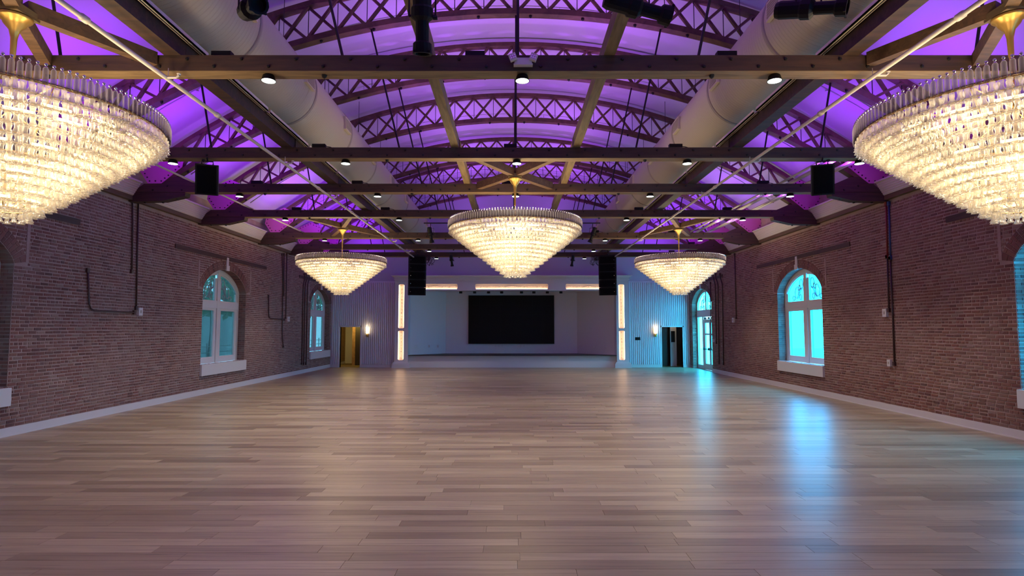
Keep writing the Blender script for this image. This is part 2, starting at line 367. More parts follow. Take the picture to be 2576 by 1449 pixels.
def make_wall(side):
    X = XL if side == 'L' else XR; sg = -1 if side == 'L' else 1     # sg points outwards
    w_ = struct('wall_left' if side == 'L' else 'wall_right')
    b = MB()
    cs = WIN[side]; edges = [YB]
    for c in cs: edges += [c - HW, c + HW]
    edges.append(YF)
    TH = 0.36
    def panel(y0, y1, z0, z1): b.box((min(X, X + sg * TH), y0, z0), (max(X, X + sg * TH), y1, z1))
    for i in range(0, len(edges) - 1, 2):
        if edges[i + 1] > edges[i]: panel(edges[i], min(edges[i + 1], YF), 0, 6.3)
    for j, c in enumerate(cs):
        isdoor = side == 'R' and j == 3
        if not isdoor: panel(c - HW, c + HW, 0, 0.90)
        P = arch_pts(c)
        for (y0, z0), (y1, z1) in zip(P, P[1:]):
            x0, x1 = X, X + sg * TH
            n = len(b.v)
            b.v += [(x0, y0, z0), (x0, y1, z1), (x0, y1, 6.3), (x0, y0, 6.3), (x1, y0, z0), (x1, y1, z1), (x1, y1, 6.3), (x1, y0, 6.3)]
            b.f += [(n, n + 1, n + 2, n + 3), (n + 4, n + 7, n + 6, n + 5), (n, n + 4, n + 5, n + 1)]
    b.build('mortar_bed', M['mortar'], w_)
    # bricks
    rec = []      # (cy, cz, ly, lz, tone)
    ROW = 0.0705; z = 0.10; row = 0
    while z + ROW < ZT - 0.02:
        zc = z + ROW / 2
        segs = [(4.6, YF)]
        for j, c in enumerate(cs):
            hw = halfwidth(side, zc, side == 'R' and j == 3)
            if hw <= 0: continue
            ns = []
            for a, e in segs:
                if c + hw <= a or c - hw >= e: ns.append((a, e)); continue
                if c - hw > a: ns.append((a, c - hw))
                if c + hw < e: ns.append((c + hw, e))
            segs = ns
        head = row % 6 == 5
        for a, e in segs:
            y = a - (0.11 if row % 2 else 0.0) - (U(0, 0.03)); first = True
            while y < e - 0.02:
                L = (0.108 if head else 0.215) * U(0.93, 1.06)
                y0, y1 = max(y, a), min(y + L, e); yy_ = (y0 + y1) / 2
                if y1 - y0 > 0.03: rec.append(((y0 + y1) / 2, zc + U(-.005, .005) + .004 * sin(yy_ * .9 + row * .05), y1 - y0 - 0.018 + U(-.008, .004), ROW - 0.020 + U(-.005, .004), R()))
                y += L
        z += ROW; row += 1
    def dist(r_):
        p = proj((X, r_[0], r_[1])); return 1e9 if not (-5 < p[0] < 2581 and 0 < p[1] < 1449) else p[2] - 3 * r_[2]
    order = sorted(range(len(rec)), key=lambda i: dist(rec[i]))
    pick = set(order[:280])
    var = {}
    def frus(b_, yc, zc, ly, lz, dx):
        x0 = X + sg * 0.004; x1 = X - sg * dx; n = len(b_.v); i_ = 0.005
        for x, q in ((x0, 0), (x1, 0), ):
            pass
        ys = (yc - ly / 2, yc + ly / 2); zs = (zc - lz / 2, zc + lz / 2)
        b_.v += [(x0, ys[0], zs[0]), (x0, ys[1], zs[0]), (x0, ys[1], zs[1]), (x0, ys[0], zs[1]),
                 (x1, ys[0] + i_, zs[0] + i_), (x1, ys[1] - i_, zs[0] + i_), (x1, ys[1] - i_, zs[1] - i_), (x1, ys[0] + i_, zs[1] - i_)]
        fs = [(n + 4, n + 5, n + 6, n + 7)] + [(n + k, n + (k + 1) % 4, n + 4 + (k + 1) % 4, n + 4 + k) for k in range(4)]
        b_.f += [f[::-1] for f in fs] if sg < 0 else fs
    st = MB(); tones = []
    for i, r_ in enumerate(rec):
        if i in pick:
            key = (round(r_[2] * 50), )
            if key not in var:
                mb = MB(); frus(mb, 0, 0, key[0] / 50, 0.055, 0.009)
                mb.v = [(v[0] - X, v[1], v[2]) for v in mb.v]
                var[key] = mb.mesh('brick', M['brickp'])
            inst(var[key], 'brick', w_, (X + U(-.002, .002), r_[0], r_[1]), (U(-.012, .012), 0, 0))
        else:
            frus(st, r_[0], r_[1], r_[2], r_[3], 0.008 + U(-.003, .004)); tones += [r_[4]] * 5
    # voussoirs and reveals
    for j, c in enumerate(cs):
        if c < 3: continue
        isdoor = side == 'R' and j == 3
        P = arch_pts(c, n=60); O = outer_pts(c)
        # arc-length walk
        L = [0]
        for a, e in zip(P, P[1:]): L.append(L[-1] + hypot(e[0] - a[0], e[1] - a[1]))
        nb = int(L[-1] / 0.074)
        def at(s_):
            for i in range(len(L) - 1):
                if L[i + 1] >= s_:
                    f = (s_ - L[i]) / max(1e-6, L[i + 1] - L[i]); a, e = P[i], P[i + 1]
                    l = hypot(e[0] - a[0], e[1] - a[1]); return (a[0] + (e[0] - a[0]) * f, a[1] + (e[1] - a[1]) * f, -(e[1] - a[1]) / l, (e[0] - a[0]) / l)
            return (P[-1][0], P[-1][1], 1, 0)
        for k in range(nb):
            s0, s1 = L[-1] * k / nb + 0.006, L[-1] * (k + 1) / nb - 0.006
            a, e = at(s0), at(s1); t_ = R()
            for o0, o1 in (((0.01, 0.13), (0.145, 0.285)) if k % 2 else ((0.01, 0.20), (0.215, 0.285))):
                n = len(st.v); x0, x1 = X, X - sg * 0.010
                q = [(a[0] + a[2] * o0, a[1] + a[3] * o0), (e[0] + e[2] * o0, e[1] + e[3] * o0), (e[0] + e[2] * o1, e[1] + e[3] * o1), (a[0] + a[2] * o1, a[1] + a[3] * o1)]
                st.v += [(x0, *p) for p in q] + [(x1, *p) for p in q]
                fs = [(n + 4, n + 5, n + 6, n + 7)] + [(n + m_, n + (m_ + 1) % 4, n + 4 + (m_ + 1) % 4, n + 4 + m_) for m_ in range(4)]
                st.f += fs; tones += [t_ * 0.8] * 5
            # soffit brick
            n = len(st.v); xa, xb = X + sg * 0.006, X + sg * (FRD - 0.005)
            q = [(xa, a[0], a[1]), (xa, e[0], e[1]), (xb, e[0], e[1]), (xb, a[0], a[1])]
            st.v += [(p[0], p[1] - 0.0 * a[2], p[2]) for p in q] + [(p[0] + sg * (0.004 if i in (0, 1) else -0.004), p[1] - a[2] * 0.008, p[2] - a[3] * 0.008) for i, p in enumerate(q)]
            st.f += [(n + 4, n + 5, n + 6, n + 7)] + [(n + m_, n + (m_ + 1) % 4, n + 4 + (m_ + 1) % 4, n + 4 + m_) for m_ in range(4)]; tones += [t_] * 5
        z = 0.10 if isdoor else 0.94; rr = 0
        while z + ROW < SPR:
            for sy in (-1, 1):
                cuts = [0.004, 0.11, FRD - 0.004] if rr % 2 else [0.004, 0.19, FRD - 0.004]
                for u0, u1 in zip(cuts, cuts[1:]):
                    yy = c + sy * HW; n = len(st.v)
                    xa, xb = X + sg * (u0 + .004), X + sg * (u1 - .006)
                    q = [(xa, z + .008), (xb, z + .008), (xb, z + ROW - .008), (xa, z + ROW - .008)]
                    st.v += [(p[0], yy, p[1]) for p in q] + [(p[0], yy - sy * 0.009, p[1]) for p in q]
                    st.f += [(n + 4, n + 5, n + 6, n + 7)] + [(n + m_, n + (m_ + 1) % 4, n + 4 + (m_ + 1) % 4, n + 4 + m_) for m_ in range(4)]; tones += [R()] * 5
            z += ROW; rr += 1
    st.build('brick', M['brick'], w_, tone=tones, kind='stuff')
    # embedded timber bands above the openings
    for c in cs:
        if c < 3: continue
        hb = 3.05
        MB().box((min(X, X - sg * 0.03), c - hb, 4.33), (max(X, X - sg * 0.03), min(c + hb, YF), 4.46)).build('lintel_band', M['lintel'], w_)
    # wall plate timber, white fascia panels
    pl = MB().box((min(X, X - sg * 0.12), YB, ZT), (max(X, X - sg * 0.12), YF, ZT + 0.13)); pl.build('wall_plate', M['plate'], w_)
    bb = MB(); segs = [(YB, YF)]
    if side == 'R': segs = [(YB, cs[3] - HW)]
    for a, e in segs: bb.box((min(X, X - sg * 0.022), a, 0), (max(X, X - sg * 0.022), e, 0.165)).box((min(X, X - sg * 0.035), a, 0), (max(X, X - sg * 0.035), e, 0.022))
    o = bb.build('baseboard_left' if side == 'L' else 'baseboard_right', M['white']); o['kind'] = 'structure'
    return w_
WL = make_wall('L'); WR = make_wall('R')

# corrugated white fascia decks between the truss heels
def fascia():
    k = 0
    for sg, X in ((-1, XL), (1, XR)):
        for i, (a, e) in enumerate(zip(BEAMS, BEAMS[1:] + [YF])):
            if e < 8: continue
            y0, y1 = a + 0.26, e - 0.0
            b = MB(); n = 7; pr = []
            for q in range(n * 2 + 1):
                t = q / (n * 2.0); x = X - sg * (0.13 + 0.20 * t); z = 5.36 + 0.33 * t
                off = 0.018 if q % 2 else 0
                pr.append((x - sg * off, z + off * 0.4))
            for (xa, za), (xb, zb) in zip(pr, pr[1:]):
                b.poly([(xa, y0, za), (xa, y1, za), (xb, y1, zb), (xb, y0, zb)], rev=(sg > 0))
            b.box((min(X - sg * .33, X - sg * .36), y0, 5.67), (max(X - sg * .33, X - sg * .36), y1, 5.71))
            o = b.build('trim_%d' % (k + 1), M['deck']); o['kind'] = 'structure'; k += 1
fascia()

# ---------------------------------------------------------------- ceiling vault
CZ, CR = -5.63, 15.13
def ceil_z(x, r=CR): return CZ + sqrt(max(0, r * r - (x - XC * 0) ** 2))
b = MB(); N = 40
xs = [XL - 0.36 + (XR - XL + 0.72) * i / N for i in range(N + 1)]
for x0, x1 in zip(xs, xs[1:]):
    b.poly([(x0, YB, ceil_z(x0)), (x1, YB, ceil_z(x1)), (x1, YF + 0.3, ceil_z(x1)), (x0, YF + 0.3, ceil_z(x0))])
cl = b.build('ceiling', M['ceiling'], smooth=True); cl['kind'] = 'structure'

# ---------------------------------------------------------------- floor
fl = struct('floor')
MB().box((XL - 0.36, YB, -0.12), (XR + 0.36, YF + 2.5, -0.006)).build('subfloor', M['sub'], fl)
PW, PLN = 0.178, 1.52
rec = []; row = 0; y = YB
offs = [0, .41, .83, .2, .62, 1.04, .3, .75]
while y < YF + 0.2:
    x = XL - U(0, 1.52)
    while x < XR:
        x0, x1 = max(x, XL), min(x + PLN, XR)
        if x1 - x0 > 0.02: rec.append((x0, x1, y, R()))
        x += PLN
    y += PW; row += 1
def vis(r_):
    p = proj(((r_[0] + r_[1]) / 2, r_[2] + PW / 2, 0)); return p[2] if (-120 < p[0] < 2700 and p[1] < 1480) else 1e6 + p[2]
order = sorted(range(len(rec)), key=lambda i: vis(rec[i])); pick = set(order[:290])
def plank(b_, x0, x1, y0, y1):
    g = 0.0005; c_ = 0.0015; n = len(b_.v); x0 += g; x1 -= g; y0 += g; y1 -= g
    b_.v += [(x0, y0, -.006), (x1, y0, -.006), (x1, y1, -.006), (x0, y1, -.006), (x0 + c_, y0 + c_, 0), (x1 - c_, y0 + c_, 0), (x1 - c_, y1 - c_, 0), (x0 + c_, y1 - c_, 0)]
    b_.f += [(n + 4, n + 5, n + 6, n + 7)] + [(n + m_, n + (m_ + 1) % 4, n + 4 + (m_ + 1) % 4, n + 4 + m_) for m_ in range(4)]
st = MB(); tn = []; var = {}
for i, (x0, x1, y, t) in enumerate(rec):
    if i in pick:
        L = round(x1 - x0, 2)
        if L not in var:
            mb = MB(); plank(mb, -L / 2, L / 2, 0, PW); var[L] = mb.mesh('floor_plank', M['plankp'])
        inst(var[L], 'floor_plank', fl, ((x0 + x1) / 2, y, 0))
    else: plank(st, x0, x1, y, y + PW); tn += [t] * 5
st.build('floor_plank', M['plank'], fl, tone=tn, kind='stuff')

# back wall behind the camera
bw = MB().box((XL, YB - 0.2, 0), (XR, YB, 9.6)).build('wall_back', M['panelw']); bw['kind'] = 'structure'

# ---------------------------------------------------------------- windows
def window(side, c, n):
    X = (XL if side == 'L' else XR); sg = -1 if side == 'L' else 1
    w_ = struct('window_%d' % n)
    xf = X + sg * FRD; xb = xf + sg * 0.10
    def bx(b_, y0, y1, z0, z1, d0=0.0, d1=0.10):
        a, e = xf + sg * d0, xf + sg * d1; b_.box((min(a, e), y0, z0), (max(a, e), y1, z1)); return b_
    z0 = 0.92
    fw = 0.10
    # frame: outer jambs, arch band, mullion, transom, bottom rail
    f = MB()
    bx(f, c - HW, c - HW + fw, z0, SPR); bx(f, c + HW - fw, c + HW, z0, SPR)
    P = arch_pts(c, HW, SPR, RISE, 24); Q = arch_pts(c, HW - fw - 0.04, SPR - 0.03, RISE - 0.12, 24)
    for i in range(24):
        q = [(xf, *P[i]), (xf, *P[i + 1]), (xf, *Q[i + 1]), (xf, *Q[i])]
        f.prism(q, (sg * 0.10, 0, 0))
    f.build('window_frame', M['white'], w_)
    bx(MB(), c - 0.085, c + 0.085, z0, SPR + RISE - 0.08, -0.015).build('mullion', M['white'], w_)
    bx(MB(), c - HW + fw, c + HW - fw, 2.72, 2.97, -0.01).build('transom_bar', M['white'], w_)
    for sy in (-1, 1):
        ya, yb_ = sorted((c + sy * 0.085, c + sy * (HW - fw)))
        sm = MB(); s_ = 0.14
        bx(sm, ya, ya + s_, z0, 2.72, 0.015); bx(sm, yb_ - s_, yb_, z0, 2.72, 0.015); bx(sm, ya + s_, yb_ - s_, z0, z0 + 0.20, 0.015); bx(sm, ya + s_, yb_ - s_, 2.64, 2.72, 0.015)
        sm.build('sash', M['white'], w_)
        bx(MB(), ya + s_, yb_ - s_, z0 + 0.2, 2.64, 0.06, 0.066).build('pane', M['glassL' if side == 'L' else 'glassR'], w_)
        # upper light: polygon under the arch
        pts = []
        K = 12
        for i in range(K + 1):
            y = ya + 0.02 + (yb_ - ya - 0.04) * i / K; t = (y - c) / (HW - fw - 0.04)
            pts.append((y, max(2.98, arc_z(max(-1, min(1, t)), SPR - 0.03, RISE - 0.12) + 0.02)))
        poly = [(xf + sg * 0.06, ya + 0.02, 2.96)] + [(xf + sg * 0.06, *p) for p in pts] + [(xf + sg * 0.06, yb_ - 0.02, 2.96)]
        MB().prism(poly, (sg * 0.006, 0, 0)).build('pane', M['glassL' if side == 'L' else 'glassR'], w_)
        rim = MB(); prev = None
        for i, p in enumerate(pts):
            if prev: rim.prism([(xf + sg * .02, *prev), (xf + sg * .02, *p), (xf + sg * .02, p[0], p[1] - 0.06), (xf + sg * .02, prev[0], prev[1] - 0.06)], (sg * 0.07, 0, 0))
            prev = p
        y_o = yb_ - 0.05 if sy > 0 else ya + 0.05; y_i = ya + 0.05 if sy > 0 else yb_ - 0.05
        bx(rim, y_i - .05, y_i + .05, 2.97, 3.72, 0.02, .09); bx(rim, y_o - .05, y_o + .05, 2.97, 3.25, 0.02, .09)
        rim.build('upper_sash', M['white'], w_)
        # scroll tracery
        tr = MB(); xx = xf + sg * 0.045; yi = c + sy * 0.20
        def loop(cy_, cz_, ry, rz, rot):
            pp = []
            for q in range(15):
                t = 2 * pi * q / 14; u, v = ry * cos(t), rz * sin(t)
                pp.append((xx, cy_ + sy * (u * cos(rot) - v * sin(rot)), cz_ + u * sin(rot) + v * cos(rot)))
            tr.tube(pp, 0.016, 5)
        loop(yi + sy * 0.16, 3.53, 0.11, 0.17, 0.0); loop(yi + sy * 0.46, 3.27, 0.12, 0.20, 0.25)
        loop(yi + sy * 0.30, 3.42, 0.055, 0.10, 0.5); loop(yi + sy * 0.22, 3.10, 0.07, 0.09, 0)
        loop(yi + sy * 0.68, 3.08, 0.09, 0.07, 0.2); tr.bar((xx, yi + sy * 0.15, 3.42), (xx, yi + sy * 0.42, 3.06), 0.02, 0.05, (1, 0, 0))
        tr.build('tracery', M['rail'], w_)
    a, e = X + sg * FRD, X - sg * 0.07
    MB().box((min(a, e), c - HW - 0.03, 0.58), (max(a, e), c + HW + 0.03, 0.92)).build('window_sill', M['white'], w_)
    ks = MB(); x0, x1 = sorted((X, X - sg * 0.04)); ks.box((x0, c - 0.10, 3.98), (x1, c + 0.10, 4.16)).box((x0, c - 0.10, 4.16), (x1, c + 0.03, 4.42)); ks.build('keystone', M['white'], w_)
    for sy in (-1, 1):
        x0, x1 = sorted((X, X - sg * 0.012)); MB().box((x0, c + sy * (HW + 0.28) - .035, 3.35), (x1, c + sy * (HW + 0.28) + .035, 4.15)).build('plaster_edge', M['mortar'], w_)
n = 1
for c in WIN['L']: window('L', c, n); n += 1
for c in WIN['R'][:3]: window('R', c, n); n += 1

def glazed_door():
    c = WIN['R'][3]; X = XR; d_ = struct('door_3'); xf = X + FRD - 0.02
    def bx(b_, y0, y1, z0, z1, d0=0.0, d1=0.10): b_.box((xf + d0, y0, z0), (xf + d1, y1, z1)); return b_
    f = MB(); fw = 0.12
    bx(f, c - HW, c - HW + fw, 0, SPR); bx(f, c + HW - fw, c + HW, 0, SPR)
    P = arch_pts(c, HW, SPR, RISE, 24); Q = arch_pts(c, HW - fw, SPR - 0.03, RISE - 0.12, 24)
    for i in range(24): f.prism([(xf, *P[i]), (xf, *P[i + 1]), (xf, *Q[i + 1]), (xf, *Q[i])], (0.1, 0, 0))
    f.build('door_frame', M['white'], d_)
    bx(MB(), c - HW + fw, c + HW - fw, 2.62, 2.98, -0.01).build('transom_bar', M['white'], d_)
    bx(MB(), c - 0.08, c + 0.08, 2.98, SPR + RISE - .08, -0.01).build('mullion', M['white'], d_)
    for i, (ya, yb_) in enumerate(((c - HW + fw + .05, c - 0.10 - .0), (c - 0.10, c + 0.70))):
        pass
    leafs = [(c - 1.30, c - 0.46), (c - 0.45, c + 0.39)]
    for i, (ya, yb_) in enumerate(leafs):
        l = MB(); bx(l, ya, ya + .13, 0.01, 2.5, .02, .08); bx(l, yb_ - .13, yb_, 0.01, 2.5, .02, .08); bx(l, ya + .13, yb_ - .13, 0.01, .30, .02, .08); bx(l, ya + .13, yb_ - .13, 2.32, 2.5, .02, .08); bx(l, ya + .13, yb_ - .13, 1.72, 1.80, .02, .08)
        lf = l.build('door_leaf', M['white'], d_)
        bx(MB(), ya + .13, yb_ - .13, .30, 2.32, .045, .052).build('pane', M['glassD'], lf)
        hb = MB(); hb.tube([(xf - .06, ya + .05, 1.02), (xf - .06, yb_ - .05, 1.02)], .02, 8); hb.box((xf - .07, ya + .02, .97), (xf + .02, ya + .10, 1.10)); hb.box((xf - .07, yb_ - .10, .97), (xf + .02, yb_ - .02, 1.10))
        hb.build('push_bar', M['bolt'], lf)
    MB().box((xf, c + .40, 0), (xf + .1, c + .62, 2.62)).build('side_post', M['white'], d_)
    bx(MB(), c + .62, c + HW - fw, .2, 2.62, .045, .052).build('pane', M['glassD'], d_)
    bx(MB(), c + .62, c + HW - fw, 0, .2, .02, .08).build('kick_panel', M['white'], d_)
    cl_ = MB()
    for y in (c - .95, c - .46, c + .05): cl_.box((xf - .06, y - .11, 2.50), (xf + .0, y + .11, 2.60))
    cl_.build('door_closer', M['bolt'], d_)
    for sy in (-1, 1):
        pts = []
        for i in range(13):
            y = c + sy * (0.08 + (HW - fw - 0.08) * i / 12); t = (y - c) / (HW - fw); pts.append((xf + .06, y, max(2.98, arc_z(max(-1, min(1, t)), SPR - .03, RISE - .12) + .02)))
        MB().prism([(xf + .06, c + sy * .08, 2.97)] + pts + [(xf + .06, c + sy * (HW - fw), 2.97)], (.006, 0, 0)).build('pane', M['glassD'], d_)
        tr = MB(); yi = c + sy * .2
        for cy_, cz_, ry, rz in ((.16, 3.53, .11, .17), (.46, 3.27, .12, .2), (.3, 3.42, .055, .1), (.22, 3.1, .07, .09), (.7, 3.1, .09, .08)):
            tr.tube([(xf + .04, yi + sy * (cy_ + ry * cos(t * pi / 7)), cz_ + rz * sin(t * pi / 7)) for t in range(15)], .018, 5)
        tr.build('tracery', M['rail'], d_)
    ks = MB(); ks.box((X - .04, c - .1, 3.98), (X, c + .1, 4.16)).box((X - .04, c - .1, 4.16), (X, c + .03, 4.42)); ks.build('keystone', M['white'], d_)
    tr_ = MB().box((X - 0.035, c - HW - .02, 0), (X + FRD, c - HW + .02, 2.9)); 
glazed_door()

# ---------------------------------------------------------------- end wall, panelling, door openings
DL = (-9.09, -8.02, 2.12); DR = (7.92, 9.02, 2.12)
SX0, SX1, SZ1 = -5.43, 5.47, 4.03          # proscenium opening
we = struct('wall_end')
b = MB()
for a, e, z0, z1 in ((XL - .3, DL[0], 0, 4.55), (DL[0], DL[1], DL[2], 4.55), (DL[1], SX0, 0, 4.55), (SX0, SX1, SZ1, 4.55), (SX1, DR[0], 0, 4.55), (DR[0], DR[1], DR[2], 4.55), (DR[1], XR + .3, 0, 4.55)):
    b.box((a, YF, z0), (e, YF + 0.2, z1))
b.build('lower_wall', M['panelw'], we)
b = MB()
for x0, x1 in zip(xs, xs[1:]):
    n_ = len(b.v); b.v += [(x0, YF, 4.55), (x1, YF, 4.55), (x1, YF, ceil_z(x1) + .05), (x0, YF, ceil_z(x0) + .05)]; b.f.append((n_, n_ + 1, n_ + 2, n_ + 3))
b.build('gable_wall', M['ceiling'], we)
def slats(xa, xb, door):
    b = MB(); x = xa
    while x + 0.05 < xb:
        z0 = 0.16
        if door[0] - 0.06 < x + 0.035 < door[1] + 0.06: z0 = door[2] + 0.08
        b.box((x, YF - 0.05, z0), (x + 0.068, YF + .001, 4.48)); x += 0.103
    return b
slats(XL + 0.10, -6.2, DL).build('wall_slat', M['panelw'], we, kind='stuff')
slats(6.22, XR - 0.06, DR).build('wall_slat', M['panelw'], we, kind='stuff')
b = MB()
for xa, xb in ((XL, DL[0] - .06), (DL[1] + .06, -6.1), (6.1, DR[0] - .06), (DR[1] + .06, XR)): b.box((xa, YF - .03, 0), (xb, YF, .15)); b.box((xa, YF - .04, 0), (xb, YF, .02))
o = b.build('baseboard_end', M['white']); o['kind'] = 'structure'
MB().box((XL, YF - .03, 4.48), (-6.2, YF, 4.56)).box((6.2, YF - .03, 4.48), (XR, YF, 4.56)).build('cap_rail', M['panelw'], we)
for i, (D, nm) in enumerate(((DL, 'door_1'), (DR, 'door_2'))):
    d_ = struct(nm)
    MB().box((D[0] - .06, YF - .035, 0), (D[0], YF + .2, D[2] + .06)).box((D[1], YF - .035, 0), (D[1] + .06, YF + .2, D[2] + .06)).box((D[0] - .06, YF - .035, D[2]), (D[1] + .06, YF + .2, D[2] + .06)).build('door_casing', M['white'], d_)
    # corridor beyond
    r_ = struct('room_%d' % (i + 1))
    sx = -1 if i == 0 else 1
    xa, xb = (XL - .2, -7.4) if i == 0 else (7.3, XR + .2)
    MB().box((xa, YF + .2, -.01), (xb, YF + 3.4, 0.0)).build('corridor_floor', M['carpet'], r_)
    MB().box((xa - .1, YF + .2, 0), (xa, YF + 3.5, 2.6)).box((xb, YF + .2, 0), (xb + .1, YF + 3.5, 2.6)).build('corridor_outer_wall', M['panelw'], r_)
    MB().box((xa, YF + .2, 2.5), (xb, YF + 3.4, 2.6)).build('corridor_ceiling', M['panelw'], r_)
    MB().box((xa, YF + 3.4, 0), (xb, YF + 3.5, 2.6)).build('corridor_end_wall', M['darkdoor'] if i else M['panelw'], r_)
    if i == 0:
        MB().box((xa, YF + .2, 0), (xa + .004, YF + 3.4, 2.6)).build('corridor_side_wall', M['yellow'], r_)
        bk = MB(); 
        for q in range(33):
            yy = YF + .25 - (0.1 if q % 2 else 0)
            while yy < YF + 3.3:
                bk.box((xa, max(yy, YF + .2), .14 + q * .0705), (xa + .01, min(yy + .2, YF + 3.39), .14 + q * .0705 + .055)); yy += .215
        bk.build('brick', M['yellow'], r_, kind='stuff')
        MB().box((xa, YF + .2, 0), (xa + .03, YF + 3.4, .13)).build('baseboard', M['white'], r_)
        MB().box((-8.92, YF + 1.7, 0), (-8.75, YF + 1.85, 2.5)).build('corridor_post', M['yellow'], r_)
        MB().box((-8.75, YF + 1.72, 0), (-7.4, YF + 1.8, 2.5)).build('dark_panel', M['darkdoor'], r_)
        MB().box((-8.5, YF + .2, 0), (-7.4, YF + .22, .01))
        light('corridor_lamp', 'POINT', (-8.85, YF + .9, 2.3), 26, (1.0, 0.72, 0.18), r_, shadow_soft_size=0.1)
    else:
        MB().box((8.62, YF + .9, 0), (8.95, YF + .98, 2.5)).build('corridor_jamb', M['panelw'], r_)
        MB().box((7.3, YF + 1.2, 0), (8.62, YF + 1.3, 2.5)).build('dark_panel', M['darkdoor'], r_)
        MB().box((8.66, YF + .86, 1.3), (8.86, YF + .9, 1.9)).build('wall_notice', M['black'], r_)
        light('corridor_lamp', 'POINT', (8.75, YF + .55, 2.35), 1.6, (1.0, 0.72, 0.35), r_, shadow_soft_size=0.1)

# ---------------------------------------------------------------- stage
PY = 30.22
stg = struct('stage_surround') if False else thing('proscenium', 'painted stage surround with two pilasters, a cornice and lit niches', 'stage surround', (XC, YF, 0))
def P_(x, y, z): return (x - XC, y - YF, z)
def lb(b_, a, e): b_.box(P_(*a), P_(*e)); return b_
NICH = []
def niche_panel(b_, x0, x1, z0, z1, holes, y0, y1):
    """front slab with rectangular holes; holes sorted along the longer side"""
    if (x1 - x0) > (z1 - z0):
        hz0, hz1 = holes[0][2], holes[0][3]
        lb(b_, (x0, y0, z0), (x1, y1, hz0)); lb(b_, (x0, y0, hz1), (x1, y1, z1)); x = x0
        for h in holes: lb(b_, (x, y0, hz0), (h[0], y1, hz1)); x = h[1]
        lb(b_, (x, y0, hz0), (x1, y1, hz1))
    else:
        hx0, hx1 = holes[0][0], holes[0][1]
        lb(b_, (x0, y0, z0), (hx0, y1, z1)); lb(b_, (hx1, y0, z0), (x1, y1, z1)); z = z0
        for h in holes: lb(b_, (hx0, y0, z), (hx1, y1, h[2])); z = h[3]
        lb(b_, (hx0, y0, z), (hx1, y1, z1))
def niche(h):
    x0, x1, z0, z1 = h; r = 0.07; yb = PY + 0.14
    nt_ = MB(); lb(nt_, (x0, yb, z0), (x1, yb + .01, z1)).build('niche_back', M['niche'], stg)
    led = MB(); long_x = (x1 - x0) > (z1 - z0)
    if long_x: lb(led, (x0 + .03, PY + .035, z0 + .002), (x1 - .03, PY + .06, z0 + .02))
    else:
        lb(led, (x0 + .002, PY + .035, z0 + .03), (x0 + .018, PY + .06, z1 - .03)); lb(led, (x1 - .018, PY + .035, z0 + .03), (x1 - .002, PY + .06, z1 - .03))
    led.build('led_strip', M['led'], stg)
    # corner fillets
    cf = MB()
    for cx_, sx in ((x0, 1), (x1, -1)):
        for cz_, sz in ((z0, 1), (z1, -1)):
            pts = [P_(cx_, PY, cz_)] + [P_(cx_ + sx * r * (1 - sin(t * pi / 8)), PY, cz_ + sz * r * (1 - cos(t * pi / 8))) for t in range(5)]
            MB().prism(pts, (0, .13, 0)).build('corner_fillet', M['white'], stg)
    # carved scroll ornament on the back
    om = MB(); cxm, czm = (x0 + x1) / 2, (z0 + z1) / 2; L = (x1 - x0 if long_x else z1 - z0) / 2 - .1
    def pt(u, v): return P_(cxm + u, yb - .015, czm + v) if long_x else P_(cxm + v, yb - .015, czm + u)
    k = max(3, int(L / 0.16))
    for i in range(-k, k + 1):
        u = L * i / k
        if i % 3 == 0: q = pt(u, 0); om.lathe([(0.001, -.03), (.022, -.02), (.032, 0), (.03, .02)], q, 8, 'y')
        else:
            sgn = 1 if i % 2 else -1
            om.tube([pt(u + .06 * cos(t * .9) * (1 - t * .1), sgn * .05 * sin(t * .9) * (1 - t * .08)) for t in range(7)], .012, 5)
    if L > .8: om.tube([pt(-L * .22, -.03), pt(0, .045), pt(L * .22, -.03)], .014, 5)
    om.build('carved_ornament', M['niche'], stg, kind='stuff')
hl = [(-5.95, -5.66, 0.40, 1.93), (-5.95, -5.66, 2.05, 4.36)]
hr = [(5.60, 5.89, 0.40, 1.93), (5.60, 5.89, 2.05, 4.36)]
hc = [(-5.25, -2.86, 4.11, 4.38), (-1.93, 1.90, 4.11, 4.38), (2.82, 5.30, 4.11, 4.38)]
for nm, x0, x1, hs in (('pilaster', -6.14, -5.43, hl), ('pilaster', 5.47, 6.10, hr)):
    b = MB(); niche_panel(b, x0, x1, 0.0, 4.55, hs, PY, PY + .13); lb(b, (x0, PY + .13, 0), (x0 + .05, YF, 4.55)); lb(b, (x1 - .05, PY + .13, 0), (x1, YF, 4.55)); b.build(nm, M['white'], stg)
    b = MB()
    lb(b, (x0 - .13, PY - .13, 0), (x1 + .12, YF, .02)); lb(b, (x0 - .11, PY - .11, 0.02), (x1 + .10, YF, .22)); lb(b, (x0 - .08, PY - .08, .22), (x1 + .07, YF, .27)); lb(b, (x0 - .05, PY - .05, .27), (x1 + .04, YF, .30))
    b.build('pilaster_base', M['white'], stg)
    b = MB(); lb(b, (x0 - .02, PY - .02, 4.47), (x1 + .02, YF, 4.52)); b.build('pilaster_cap', M['white'], stg)
b = MB(); niche_panel(b, SX0, SX1, SZ1, 4.55, hc, PY, PY + .13); lb(b, (SX0, PY + .13, SZ1), (SX1, YF, SZ1 + .04)); b.build('header', M['white'], stg)
b = MB()
for i, (dz, dd) in enumerate(((4.55, .03), (4.60, .06), (4.66, .04), (4.72, .10), (4.76, .15), (4.79, .19))):
    lb(b, (-6.14 - dd, PY - dd, dz), (6.10 + dd, YF, dz + (.06 if i < 5 else .035)))
b.build('cornice', M['white'], stg)
for h in hl + hr + hc: niche(h)

